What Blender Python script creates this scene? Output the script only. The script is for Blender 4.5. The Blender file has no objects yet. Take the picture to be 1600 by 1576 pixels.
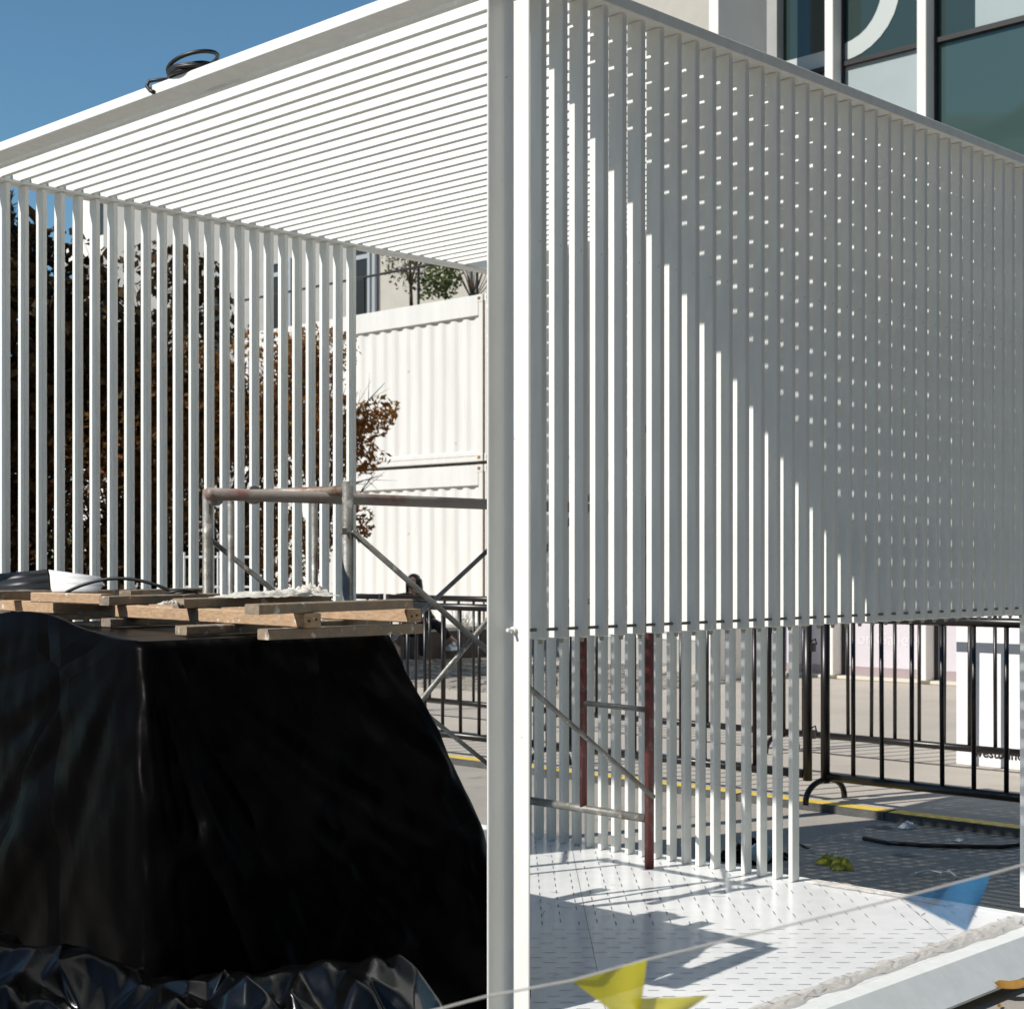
import bpy, math, random
from mathutils import Vector, Matrix, noise
random.seed(7)
scene = bpy.context.scene
COL = scene.collection
PI = math.pi

# ------------------------------------------------------------------ camera
cam = bpy.data.cameras.new('camera')
cam.sensor_width = 36.0
cam.lens = 2470.9 / 1600 * 36.0
cam.shift_y = (877.2 - 788.0) / 1600.0
cam.clip_start = 0.05
cam.clip_end = 2000
cam.dof.use_dof = True
cam.dof.focus_distance = 5.5
cam.dof.aperture_fstop = 8.0
cam_o = bpy.data.objects.new('camera', cam)
COL.objects.link(cam_o)
yaw = 0.7708
cam_o.location = (-2.752, -2.684, 1.425)
cam_o.rotation_euler = (PI / 2, 0, yaw - PI / 2)
scene.camera = cam_o

# ------------------------------------------------------------------ light
SUN_DIR = Vector((1.0, -0.335, -0.93)).normalized()      # way the light travels
to_sun = -SUN_DIR
world = bpy.data.worlds.new('World')
scene.world = world
world.use_nodes = True
wn = world.node_tree.nodes
wl = world.node_tree.links
wn.clear()
sky = wn.new('ShaderNodeTexSky')
sky.sky_type = 'NISHITA'
sky.sun_disc = False
sky.sun_elevation = math.asin(to_sun.z)
sky.sun_rotation = math.atan2(to_sun.x, to_sun.y)
sky.air_density = 1.0
sky.dust_density = 0.0
sky.ozone_density = 3.2
bg = wn.new('ShaderNodeBackground')
bg.inputs['Strength'].default_value = 0.092
out = wn.new('ShaderNodeOutputWorld')
tint = wn.new('ShaderNodeMixRGB')          # slight cyan cast of the film stock's sky
tint.blend_type = 'MULTIPLY'
tint.inputs[0].default_value = 1.0
tint.inputs[2].default_value = (0.77, 1.01, 1.0, 1)
wl.new(sky.outputs[0], tint.inputs[1])
wl.new(tint.outputs[0], bg.inputs[0])
wl.new(bg.outputs[0], out.inputs[0])

sun = bpy.data.lights.new('sun', 'SUN')
sun.energy = 4.6
sun.angle = math.radians(0.5)
sun.color = (1.0, 0.955, 0.89)
sun_o = bpy.data.objects.new('sun', sun)
COL.objects.link(sun_o)
sun_o.rotation_euler = SUN_DIR.to_track_quat('-Z', 'Y').to_euler()
sun_o.location = (-10, 4, 20)

vs = scene.view_settings
vs.view_transform = 'Standard'
vs.look = 'None'
vs.exposure = 0.19
vs.gamma = 1.0
vs.use_curve_mapping = False
scene.cycles.max_bounces = 14
scene.cycles.diffuse_bounces = 8

# ------------------------------------------------------------------ materials
def mat(name, col, rough=0.5, metal=0.0, var=0.0, scale=6.0, bump=0.0, bscale=40.0, spec=0.5,
        coat=0.0, col2=None, detail=4.0, stretch=None, lo=0.35, hi=0.65, trans=0.0, alpha=1.0, sss=0.0):
    m = bpy.data.materials.new(name)
    m.use_nodes = True
    nt = m.node_tree
    b = nt.nodes['Principled BSDF']
    b.inputs['Base Color'].default_value = (*col, 1)
    b.inputs['Roughness'].default_value = rough
    b.inputs['Metallic'].default_value = metal
    b.inputs['Specular IOR Level'].default_value = spec
    b.inputs['Coat Weight'].default_value = coat
    b.inputs['Coat Roughness'].default_value = 0.08
    if trans:
        b.inputs['Transmission Weight'].default_value = trans
    if alpha < 1:
        b.inputs['Alpha'].default_value = alpha
    tc = nt.nodes.new('ShaderNodeTexCoord')
    vec = tc.outputs['Object']
    if stretch:
        mp = nt.nodes.new('ShaderNodeMapping')
        mp.inputs['Scale'].default_value = stretch
        nt.links.new(vec, mp.inputs['Vector'])
        vec = mp.outputs[0]
    if var or col2:
        n = nt.nodes.new('ShaderNodeTexNoise')
        n.inputs['Scale'].default_value = scale
        n.inputs['Detail'].default_value = detail
        n.inputs['Roughness'].default_value = 0.65
        nt.links.new(vec, n.inputs['Vector'])
        r = nt.nodes.new('ShaderNodeValToRGB')
        r.color_ramp.elements[0].position = lo
        r.color_ramp.elements[1].position = hi
        c2 = col2 if col2 else tuple(max(0, c * (1 - var)) for c in col)
        r.color_ramp.elements[0].color = (*c2, 1)
        r.color_ramp.elements[1].color = (*col, 1)
        nt.links.new(n.outputs['Fac'], r.inputs[0])
        nt.links.new(r.outputs[0], b.inputs['Base Color'])
    if bump:
        n2 = nt.nodes.new('ShaderNodeTexNoise')
        n2.inputs['Scale'].default_value = bscale
        n2.inputs['Detail'].default_value = 5
        nt.links.new(vec, n2.inputs['Vector'])
        bp = nt.nodes.new('ShaderNodeBump')
        bp.inputs['Strength'].default_value = bump
        bp.inputs['Distance'].default_value = 0.02
        nt.links.new(n2.outputs['Fac'], bp.inputs['Height'])
        nt.links.new(bp.outputs[0], b.inputs['Normal'])
    return m

def leafmat(name, c1, c2, c3, transl=0.35):
    """leaf colours picked at random for every loose leaf"""
    m = bpy.data.materials.new(name)
    m.use_nodes = True
    nt = m.node_tree
    b = nt.nodes['Principled BSDF']
    g = nt.nodes.new('ShaderNodeNewGeometry')
    r = nt.nodes.new('ShaderNodeValToRGB')
    r.color_ramp.elements[0].color = (*c1, 1)
    r.color_ramp.elements[1].color = (*c3, 1)
    e = r.color_ramp.elements.new(0.5)
    e.color = (*c2, 1)
    nt.links.new(g.outputs['Random Per Island'], r.inputs[0])
    nt.links.new(r.outputs[0], b.inputs['Base Color'])
    b.inputs['Roughness'].default_value = 0.65
    b.inputs['Specular IOR Level'].default_value = 0.15
    tr = nt.nodes.new('ShaderNodeBsdfTranslucent')
    nt.links.new(r.outputs[0], tr.inputs[0])
    mx = nt.nodes.new('ShaderNodeMixShader')
    mx.inputs[0].default_value = transl
    nt.links.new(b.outputs[0], mx.inputs[1])
    nt.links.new(tr.outputs[0], mx.inputs[2])
    nt.links.new(mx.outputs[0], nt.nodes['Material Output'].inputs[0])
    return m

def thinmat(name, col, rough, transl, alpha=1.0, var=0.0):
    """thin plastic film: diffuse + translucent, partly clear"""
    m = bpy.data.materials.new(name)
    m.use_nodes = True
    nt = m.node_tree
    b = nt.nodes['Principled BSDF']
    b.inputs['Base Color'].default_value = (*col, 1)
    b.inputs['Roughness'].default_value = rough
    tr = nt.nodes.new('ShaderNodeBsdfTranslucent')
    tr.inputs[0].default_value = (*col, 1)
    mx = nt.nodes.new('ShaderNodeMixShader')
    mx.inputs[0].default_value = transl
    nt.links.new(b.outputs[0], mx.inputs[1])
    nt.links.new(tr.outputs[0], mx.inputs[2])
    tp = nt.nodes.new('ShaderNodeBsdfTransparent')
    mx2 = nt.nodes.new('ShaderNodeMixShader')
    mx2.inputs[0].default_value = alpha
    nt.links.new(tp.outputs[0], mx2.inputs[1])
    nt.links.new(mx.outputs[0], mx2.inputs[2])
    nt.links.new(mx2.outputs[0], nt.nodes['Material Output'].inputs[0])
    return m

M = {}
M['white'] = mat('white_paint', (0.84, 0.85, 0.815), 0.34, var=0.09, scale=7, bump=0.03, bscale=160, stretch=(2.5, 2.5, .5))
M['floor'] = mat('glossy_white_floor', (0.86, 0.865, 0.855), 0.22, var=0.12, scale=3.2, detail=9, bump=0.012, bscale=7, coat=0.05, spec=0.35)
M['slot'] = mat('slot_dark', (0.16, 0.16, 0.165), 0.6)
M['steel'] = mat('rod_steel', (0.20, 0.19, 0.17), 0.45, metal=0.6)
M['nub'] = mat('bolt_zinc', (0.42, 0.40, 0.32), 0.45, metal=0.4)
M['galv'] = mat('galvanised_tube', (0.27, 0.27, 0.255), 0.5, metal=0.35, col2=(0.15, 0.14, 0.12), scale=14, bump=0.12, bscale=60)
M['galv_rust'] = mat('rusty_tube', (0.34, 0.30, 0.26), 0.55, metal=0.3, col2=(0.20, 0.11, 0.065), scale=11, bump=0.15, bscale=60)
M['red_tube'] = mat('worn_red_tube', (0.125, 0.030, 0.026), 0.5, col2=(0.17, 0.13, 0.11), scale=17, lo=0.30, hi=0.46, bump=0.1, bscale=70)
M['pole_red'] = mat('pole_part_red', (0.26, 0.23, 0.20), 0.55, col2=(0.20, 0.085, 0.07), scale=5, lo=0.30, hi=0.48, bump=0.1)
M['black_metal'] = mat('black_gloss_paint', (0.012, 0.0095, 0.0085), 0.34, var=0.3, scale=20)
M['tarp'] = mat('black_plastic_sheet', (0.0022, 0.0020, 0.0020), 0.30, spec=0.016, bump=0.05, bscale=16)
M['tarp_fold'] = mat('black_plastic_crumple', (0.0024, 0.0024, 0.0026), 0.20, spec=0.34, bump=0.04, bscale=30)
M['wood'] = mat('dusty_timber', (0.54, 0.37, 0.225), 0.8, col2=(0.38, 0.24, 0.135), scale=5, stretch=(6, 6, 30), bump=0.25, bscale=18)
M['wood_dirty'] = mat('cement_stained_timber', (0.34, 0.245, 0.155), 0.85, col2=(0.21, 0.185, 0.15), scale=16, bump=0.35, bscale=40)
M['rag'] = mat('white_rag', (0.66, 0.62, 0.55), 0.9, var=0.25, scale=30, bump=0.4, bscale=60)
M['rubber'] = mat('black_rubber', (0.012, 0.012, 0.012), 0.45)
M['plaza'] = mat('plaza_concrete', (0.38, 0.345, 0.295), 0.85, col2=(0.28, 0.255, 0.22), scale=1.7, detail=8, bump=0.25, bscale=90, lo=0.25, hi=0.7)
M['pave'] = mat('pavement_concrete', (0.47, 0.42, 0.355), 0.85, col2=(0.38, 0.34, 0.29), scale=1.1, detail=9, bump=0.2, bscale=70, lo=0.25, hi=0.7)
M['sett'] = mat('granite_sett', (0.34, 0.315, 0.27), 0.9, col2=(0.2, 0.185, 0.16), scale=3.5, bump=0.5, bscale=30)
M['kerb'] = mat('kerb_stone', (0.10, 0.10, 0.095), 0.8, var=0.4, scale=8, bump=0.3, bscale=50)
M['yellow'] = mat('yellow_road_paint', (0.70, 0.50, 0.045), 0.6, col2=(0.42, 0.31, 0.07), scale=14, lo=0.28, hi=0.5)
M['cont'] = mat('container_white', (0.72, 0.71, 0.67), 0.5, var=0.10, scale=1.2, stretch=(1, 3, 0.4))
M['rust'] = mat('rust_seam', (0.30, 0.15, 0.06), 0.8, var=0.5, scale=20)
M['render'] = mat('cream_render', (0.46, 0.435, 0.38), 0.85, var=0.08, scale=3)
M['grey_and_shaded_render'] = mat('grey_and_shaded_render', (0.36, 0.36, 0.34), 0.85, var=0.1, scale=3)
M['bwhite'] = mat('building_white', (0.78, 0.76, 0.71), 0.6, var=0.06, scale=2)
M['bcream'] = mat('building_cream', (0.62, 0.585, 0.49), 0.7, var=0.05, scale=2)
M['glass'] = mat('dark_glass', (0.030, 0.050, 0.045), 0.02, spec=0.55, coat=0.15)
M['glass_dk'] = mat('dim_window_glass', (0.03, 0.034, 0.034), 0.12, spec=0.35)
M['glass2'] = mat('teal_glass', (0.045, 0.080, 0.075), 0.03, spec=0.6, coat=0.25)
M['spandrel'] = mat('pale_spandrel', (0.36, 0.42, 0.42), 0.25, var=0.05, scale=3)
M['vinyl'] = mat('white_vinyl', (0.47, 0.51, 0.49), 0.4)
M['lilac'] = mat('lilac_panel', (0.60, 0.56, 0.60), 0.5, var=0.06, scale=2)
M['lilac_dk'] = mat('lilac_skirting', (0.36, 0.29, 0.30), 0.6, var=0.1, scale=3)
M['faint'] = mat('faint_lettering', (0.68, 0.645, 0.675), 0.5)
M['frame_dk'] = mat('dark_frame', (0.02, 0.018, 0.018), 0.4)
M['alu'] = mat('alu_frame', (0.45, 0.48, 0.50), 0.4, metal=0.3)
M['sign_white'] = mat('sign_white', (0.82, 0.82, 0.83), 0.5, var=0.03, scale=3)
M['ink'] = mat('black_ink', (0.018, 0.015, 0.015), 0.6)
M['planter'] = mat('planter_brown', (0.055, 0.035, 0.03), 0.6, var=0.3, scale=4)
M['bark'] = mat('bark', (0.10, 0.07, 0.045), 0.9, var=0.5, scale=12, bump=0.5, bscale=25)
M['maple'] = leafmat('maple_leaves', (0.18, 0.065, 0.02), (0.36, 0.15, 0.04), (0.26, 0.18, 0.05), 0.45)
M['maple_g'] = leafmat('maple_leaves_olive', (0.08, 0.05, 0.018), (0.18, 0.09, 0.026), (0.26, 0.10, 0.032), 0.4)
M['ever'] = leafmat('evergreen_leaves', (0.018, 0.017, 0.009), (0.05, 0.034, 0.014), (0.11, 0.058, 0.022), 0.3)
M['green'] = leafmat('green_leaves', (0.06, 0.085, 0.025), (0.10, 0.15, 0.04), (0.14, 0.19, 0.06), 0.35)
M['olive'] = leafmat('small_leaves', (0.05, 0.055, 0.03), (0.09, 0.095, 0.05), (0.13, 0.12, 0.07), 0.3)
M['hill'] = leafmat('hill_leaves', (0.010, 0.016, 0.012), (0.02, 0.028, 0.018), (0.03, 0.038, 0.025), 0.1)
M['film'] = thinmat('protective_film', (0.66, 0.62, 0.57), 0.35, 0.3, 0.7)
M['flag_y'] = thinmat('yellow_pennant', (0.72, 0.64, 0.04), 0.5, 0.5, 0.92)
M['flag_b'] = thinmat('blue_pennant', (0.06, 0.25, 0.50), 0.5, 0.5, 0.86)
M['string'] = thinmat('pale_string', (0.62, 0.60, 0.57), 0.7, 0.3, 0.8)
M['litter_y'] = thinmat('litter_yellow', (0.42, 0.40, 0.03), 0.5, 0.3)
M['paper'] = mat('white_paper', (0.72, 0.72, 0.72), 0.7, var=0.05, scale=10)
M['dry_leaf'] = leafmat('dry_leaf', (0.36, 0.20, 0.05), (0.42, 0.24, 0.06), (0.30, 0.15, 0.04), 0.3)
M['skin'] = mat('skin', (0.46, 0.27, 0.19), 0.5)
M['coat'] = mat('black_coat', (0.010, 0.009, 0.010), 0.8, var=0.3, scale=25, bump=0.3, bscale=50)
M['hair'] = mat('dark_hair', (0.013, 0.009, 0.008), 0.45, var=0.5, scale=40)
M['mask'] = mat('navy_mask', (0.02, 0.028, 0.07), 0.7)
M['shoe'] = mat('white_shoe', (0.62, 0.61, 0.60), 0.6)
M['trouser'] = mat('dark_trousers', (0.022, 0.018, 0.017), 0.85, var=0.3, scale=30)
M['eye'] = mat('eye_dark', (0.012, 0.010, 0.010), 0.3)
M['soil'] = mat('soil', (0.06, 0.045, 0.03), 0.95, var=0.4, scale=10)

def spots(m, col, scale, lo, hi, detail=3.0):
    """splashes and specks with a shape of their own over the base colour"""
    nt = m.node_tree
    b = nt.nodes['Principled BSDF']
    tc = nt.nodes.new('ShaderNodeTexCoord')
    n = nt.nodes.new('ShaderNodeTexNoise')
    n.inputs['Scale'].default_value = scale
    n.inputs['Detail'].default_value = detail
    nt.links.new(tc.outputs['Object'], n.inputs['Vector'])
    r = nt.nodes.new('ShaderNodeValToRGB')
    r.color_ramp.elements[0].position = lo
    r.color_ramp.elements[1].position = hi
    nt.links.new(n.outputs['Fac'], r.inputs[0])
    mx = nt.nodes.new('ShaderNodeMixRGB')
    nt.links.new(r.outputs[0], mx.inputs[0])
    if b.inputs['Base Color'].links:
        nt.links.new(b.inputs['Base Color'].links[0].from_socket, mx.inputs[1])
    else:
        mx.inputs[1].default_value = b.inputs['Base Color'].default_value
    mx.inputs[2].default_value = (*col, 1)
    nt.links.new(mx.outputs[0], b.inputs['Base Color'])
def creases(m, scale, strength, stretch):
    """sharp fold lines pressed into plastic sheet"""
    nt = m.node_tree
    b = nt.nodes['Principled BSDF']
    tc = nt.nodes.new('ShaderNodeTexCoord')
    mp = nt.nodes.new('ShaderNodeMapping'); mp.inputs['Scale'].default_value = stretch; mp.inputs['Rotation'].default_value = (.3, .5, .4)
    ns = nt.nodes.new('ShaderNodeTexNoise'); ns.inputs['Scale'].default_value = 2.0
    ad = nt.nodes.new('ShaderNodeMixRGB'); ad.blend_type = 'ADD'; ad.inputs[0].default_value = .35
    v = nt.nodes.new('ShaderNodeTexVoronoi'); v.feature = 'DISTANCE_TO_EDGE'; v.inputs['Scale'].default_value = scale
    nt.links.new(tc.outputs['Object'], mp.inputs['Vector'])
    nt.links.new(mp.outputs[0], ad.inputs[1]); nt.links.new(ns.outputs['Color'], ad.inputs[2])
    nt.links.new(ad.outputs[0], v.inputs['Vector'])
    r = nt.nodes.new('ShaderNodeValToRGB'); r.color_ramp.elements[1].position = .10
    nt.links.new(v.outputs['Distance'], r.inputs[0])
    bp = nt.nodes.new('ShaderNodeBump'); bp.inputs['Strength'].default_value = strength; bp.inputs['Distance'].default_value = .02
    nt.links.new(r.outputs[0], bp.inputs['Height'])
    if b.inputs['Normal'].links:
        nt.links.new(b.inputs['Normal'].links[0].from_socket, bp.inputs['Normal'])
    nt.links.new(bp.outputs[0], b.inputs['Normal'])
creases(M['tarp'], 2.6, .20, (1, 1, .55))
spots(M['wood'], (.62, .58, .52), 34, .66, .70)
spots(M['wood_dirty'], (.56, .53, .48), 30, .63, .68)
spots(M['galv'], (.42, .40, .36), 26, .62, .68)
spots(M['galv_rust'], (.40, .38, .34), 22, .62, .68)
spots(M['white'], (.34, .32, .28), 55, .745, .78, 5)
spots(M['floor'], (.40, .38, .35), 38, .72, .78, 5)
spots(M['plaza'], (.12, .11, .10), 3.5, .62, .72, 6)
spots(M['cont'], (.46, .40, .32), 7, .70, .80, 6)

# ------------------------------------------------------------------ mesh builder
class MB:
    def __init__(self):
        self.v = []; self.f = []
    def quad(self, a, b, c, d):
        n = len(self.v); self.v += [tuple(a), tuple(b), tuple(c), tuple(d)]; self.f.append((n, n+1, n+2, n+3)); return self
    def poly(self, pts):
        n = len(self.v); self.v += [tuple(q) for q in pts]; self.f.append(tuple(range(n, n+len(pts)))); return self
    def box(self, x0, x1, y0, y1, z0, z1, ch=0.0):
        if x1 < x0: x0, x1 = x1, x0
        if y1 < y0: y0, y1 = y1, y0
        if z1 < z0: z0, z1 = z1, z0
        n = len(self.v)
        self.v += [(x0,y0,z0),(x1,y0,z0),(x1,y1,z0),(x0,y1,z0),(x0,y0,z1),(x1,y0,z1),(x1,y1,z1),(x0,y1,z1)]
        self.f += [tuple(n+i for i in q) for q in ((0,3,2,1),(4,5,6,7),(0,1,5,4),(1,2,6,5),(2,3,7,6),(3,0,4,7))]
        return self
    def prism(self, poly, lo, hi, axis):
        """poly = list of 2d points; extruded along axis (0,1,2)"""
        n = len(self.v); k = len(poly)
        def mk(a, b, t):
            return {0: (t, a, b), 1: (a, t, b), 2: (a, b, t)}[axis]
        self.v += [mk(a, b, lo) for a, b in poly] + [mk(a, b, hi) for a, b in poly]
        self.f.append(tuple(n+i for i in range(k))[::-1]); self.f.append(tuple(n+k+i for i in range(k)))
        for i in range(k):
            j = (i+1) % k
            self.f.append((n+i, n+j, n+k+j, n+k+i))
        return self
    def bar(self, P, Q, w, h, up=(0,0,1), chamfer=0.0):
        """rectangular bar from P to Q; w across, h along up"""
        P = Vector(P); Q = Vector(Q); d = (Q-P).normalized(); up = Vector(up)
        s = d.cross(up).normalized(); u = s.cross(d).normalized()
        c = chamfer
        if c:
            prof = [(-w/2+c,-h/2),(w/2-c,-h/2),(w/2,-h/2+c),(w/2,h/2-c),(w/2-c,h/2),(-w/2+c,h/2),(-w/2,h/2-c),(-w/2,-h/2+c)]
        else:
            prof = [(-w/2,-h/2),(w/2,-h/2),(w/2,h/2),(-w/2,h/2)]
        n = len(self.v); k = len(prof)
        for E in (P, Q):
            self.v += [tuple(E+s*a+u*b) for a, b in prof]
        for i in range(k):
            j = (i+1) % k
            self.f.append((n+i, n+j, n+k+j, n+k+i))
        self.f.append(tuple(n+i for i in range(k))[::-1]); self.f.append(tuple(n+k+i for i in range(k)))
        return self
    def tube(self, pts, r, seg=8, cap=True, r2=None):
        pts = [Vector(q) for q in pts]; m = len(pts); n0 = len(self.v)
        prev = None
        for i, q in enumerate(pts):
            if i == 0: d = pts[1]-q
            elif i == m-1: d = q-pts[i-1]
            else: d = pts[i+1]-pts[i-1]
            d.normalize()
            if prev is None:
                a = d.orthogonal().normalized()
            else:
                a = prev - d*prev.dot(d)
                if a.length < 1e-6: a = d.orthogonal()
                a.normalize()
            prev = a
            b = d.cross(a)
            rr = r if r2 is None else r+(r2-r)*i/(m-1)
            for k in range(seg):
                t = 2*PI*k/seg
                self.v.append(tuple(q + a*(rr*math.cos(t)) + b*(rr*math.sin(t))))
        for i in range(m-1):
            for k in range(seg):
                k2 = (k+1) % seg
                self.f.append((n0+i*seg+k, n0+i*seg+k2, n0+(i+1)*seg+k2, n0+(i+1)*seg+k))
        if cap:
            self.f.append(tuple(n0+k for k in range(seg))[::-1]); self.f.append(tuple(n0+(m-1)*seg+k for k in range(seg)))
        return self
    def cyl(self, P, Q, r, seg=10):
        return self.tube([P, Q], r, seg)
    def ball(self, c, rx, ry=None, rz=None, u=10, w=7):
        ry = rx if ry is None else ry; rz = rx if rz is None else rz
        n = len(self.v)
        for i in range(w+1):
            t = PI*i/w
            for k in range(u):
                a = 2*PI*k/u
                self.v.append((c[0]+rx*math.sin(t)*math.cos(a), c[1]+ry*math.sin(t)*math.sin(a), c[2]+rz*math.cos(t)))
        for i in range(w):
            for k in range(u):
                k2 = (k+1) % u
                self.f.append((n+i*u+k, n+(i+1)*u+k, n+(i+1)*u+k2, n+i*u+k2))
        return self
    def mesh(self, name):
        me = bpy.data.meshes.new(name)
        me.from_pydata(self.v, [], self.f)
        me.update()
        return me
    def build(self, name, m, parent=None, smooth=False):
        me = self.mesh(name)
        return link(name, me, m, parent, smooth)

def link(name, me, m, parent=None, smooth=False):
    if m is not None and not me.materials:
        me.materials.append(m)
    if smooth:
        for p in me.polygons: p.use_smooth = True
    o = bpy.data.objects.new(name, me)
    COL.objects.link(o)
    if parent: o.parent = parent
    return o

def tag(o, label=None, cat=None, group=None, kind=None):
    if label: o['label'] = label
    if cat: o['category'] = cat
    if group: o['group'] = group
    if kind: o['kind'] = kind
    return o

def empty(name, loc=(0,0,0), rz=0.0):
    o = bpy.data.objects.new(name, None)
    o.location = loc; o.rotation_euler = (0, 0, rz); o.empty_display_size = 0.1
    COL.objects.link(o)
    return o

def copy_tree(o, parent=None):
    c = o.copy(); COL.objects.link(c); c.parent = parent
    for ch in list(o.children):
        copy_tree(ch, c)
    return c

def bevel(o, w=0.002, seg=1):
    md = o.modifiers.new('bevel', 'BEVEL'); md.width = w; md.segments = seg; md.limit_method = 'ANGLE'
    return o

def text_mesh(s, size, depth, name, fat=0.0):
    cu = bpy.data.curves.new(name, 'FONT'); cu.body = s; cu.size = size; cu.extrude = depth; cu.offset = fat
    o = bpy.data.objects.new(name, cu); COL.objects.link(o)
    bpy.context.view_layer.update()
    dg = bpy.context.evaluated_depsgraph_get()
    me = bpy.data.meshes.new_from_object(o.evaluated_get(dg))
    bpy.data.objects.remove(o); bpy.data.curves.remove(cu)
    return me

# ================================================================== GROUND
KX = 4.93            # near face of the kerb
def grid_plane(name, x0, x1, y0, y1, z, m, kind='structure'):
    o = MB().quad((x0,y0,z),(x1,y0,z),(x1,y1,z),(x0,y1,z)).build(name, m)
    tag(o, kind=kind); return o
grid_plane('ground', -900, 900, -900, 900, -0.02, M['plaza'])
o = MB().box(-40, KX-0.004, -40, 60, -0.2, 0.0).build('plaza', M['plaza']); tag(o, 'grey brown concrete plaza in front of the white pavilion', kind='structure')
# plaza joints: recessed strips between large concrete slabs
o = MB().box(KX+0.125, 60, -40, 60, -0.2, 0.045).build('pavement', M['pave']); tag(o, 'pale concrete pavement behind the yellow kerb', kind='structure')
kb = MB().box(KX, KX+0.12, -20, 40, -0.2, 0.040).build('kerb', M['kerb']); tag(kb, 'dark stone kerb with a yellow painted top edge', kind='structure')
y = -6.0
k = 0
while y < 14:
    L = 0.98
    s = MB().box(KX-0.006, KX+0.118, y, y+L-0.008, -0.05, 0.0455)
    ob = s.build('kerb_stone', M['kerb'], kb)
    yl = MB().box(KX+0.012, KX+0.107, y+0.002, y+L-0.010, 0.0455, 0.0475).build('yellow_band', M['yellow'], ob)
    y += 0.99; k += 1
# setts by the planter: rows of small granite blocks, real relief, too many to pick apart
sm = MB()
rr = random.Random(3)
x = 9.0
while x < 12.6:
    y = 8.0 + rr.uniform(0, .1)
    while y < 15.5:
        l = rr.uniform(.13, .2)
        h = rr.uniform(.050, .068)
        sm.box(x, x+.10, y, y+l-.015, .03, h)
        y += l
    x += .115
o = sm.build('cobble_setts', M['sett']); tag(o, 'rough granite cobble setts before the brown planter', kind='stuff')

# ================================================================== PAVILION
W = 2.898; D = 2.892; ZT = 2.909; ZB = 2.875; ZF = 0.131; ZS = 1.230
pav = empty('pavilion', (0, 0, 0))
tag(pav, 'white slatted open pavilion with tall corner post and louvred roof', 'pavilion')
rr = random.Random(11)
# beams (rectangular hollow sections with open inner side, butt jointed)
def beam(x0, x1, y0, y1):
    o = MB().box(x0, x1, y0, y1, ZB, ZT).build('roof_beam', M['white'], pav); bevel(o, .0025); return o
beam(0, .076, 0.0, W+.076)                    # front left
beam(.0775, D-.0775, 0.0, .076)               # right screen
beam(D-.076, D, 0.0, W-.002)                  # far right
# back beam is an angle: flat shelf below, upright behind
o = MB().prism([(W, ZB), (W+.076, ZB), (W+.076, ZT+.03), (W+.066, ZT+.03), (W+.066, ZB+.011), (W, ZB+.011)], .0775, D+.10, 0).build('roof_beam', M['white'], pav)
bevel(o, .0015)
# near corner post: open channel, wide flange behind, web facing left
pz0, pz1 = ZF, ZB-.002
pp = MB()
fil = [(.067-.020+.020*math.sin(t), .0695-.020+.020*math.cos(t)) for t in [PI/2*k/5 for k in range(6)]]
pp.prism([(0, .0765), (0, .0695)] + fil + [(.067, -.004), (.073, -.004), (.073, .0765)], pz0, pz1, 2)
o = pp.build('post', M['white'], pav); bevel(o, .002)
for (x0, y0) in ((D-.076, 0.0), (D+.024, W), (0.0, W)):
    o = MB().box(x0, x0+.076, y0, y0+.076, pz0, pz1).build('post', M['white'], pav); bevel(o, .003)
# bolt through the near post
bt = MB().cyl((.040, .044, ZS+.026), (.067, .044, ZS+.026), .0045, 10)
bt.cyl((.058, .044, ZS+.026), (.067, .044, ZS+.026), .009, 6)
bt.build('post_bolt', M['white'], pav)

T = .0195; DEP = .050
def slat_mesh(lx, ly, z0, z1, name='slat'):
    m = MB().box(0, lx, 0, ly, z0, z1).mesh(name); m.materials.append(M['white']); return m
# right screen: hanging blades
sm_ = slat_mesh(T, DEP, ZS, ZB-.001)
NS = 34
for i in range(NS):
    s = link('slat', sm_, None, pav); bevel(s, .0018)
    xx = .1345 + .0783*i + rr.uniform(-.0012, .0012)
    s.location = (xx, .0155 + rr.uniform(-.001, .001), 0)
    s.rotation_euler = (0, 0, rr.uniform(-.006, .006))
nb = MB()
for i in range(NS):
    xx = .1345 + .0783*i + T/2
    nb.cyl((xx, .030, ZS-.011), (xx, .030, ZS), .0055, 8)
    nb.cyl((xx, .030, ZS-.004), (xx, .030, ZS), .008, 6)
ob = nb.build('slat_bolts', M['nub'], pav); tag(ob, kind='stuff')
MB().cyl((.1135, .036, ZS+.024), (D-.077, .036, ZS+.024), .0042, 8).build('tie_rod', M['steel'], pav)
# back wall slats
sb_ = slat_mesh(T, DEP, ZF+.002, ZB-.001)
for n in range(-1, 23):
    s = link('slat', sb_, None, pav); bevel(s, .0018)
    s.location = (.2300 + .0784*n + rr.uniform(-.0012, .0012), W+.009+rr.uniform(-.001, .001), 0)
    s.rotation_euler = (0, 0, rr.uniform(-.006, .006))
# far wall slats
sf_ = slat_mesh(DEP, T, ZF+.002, ZB-.001)
for n in range(23):
    s = link('slat', sf_, None, pav); bevel(s, .0018)
    yv = .948 + .0786*n
    s.location = (2.611+rr.uniform(-.001, .001), yv + rr.uniform(-.0012, .0012), 0)
    s.rotation_euler = (0, 0, rr.uniform(-.006, .006))
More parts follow.
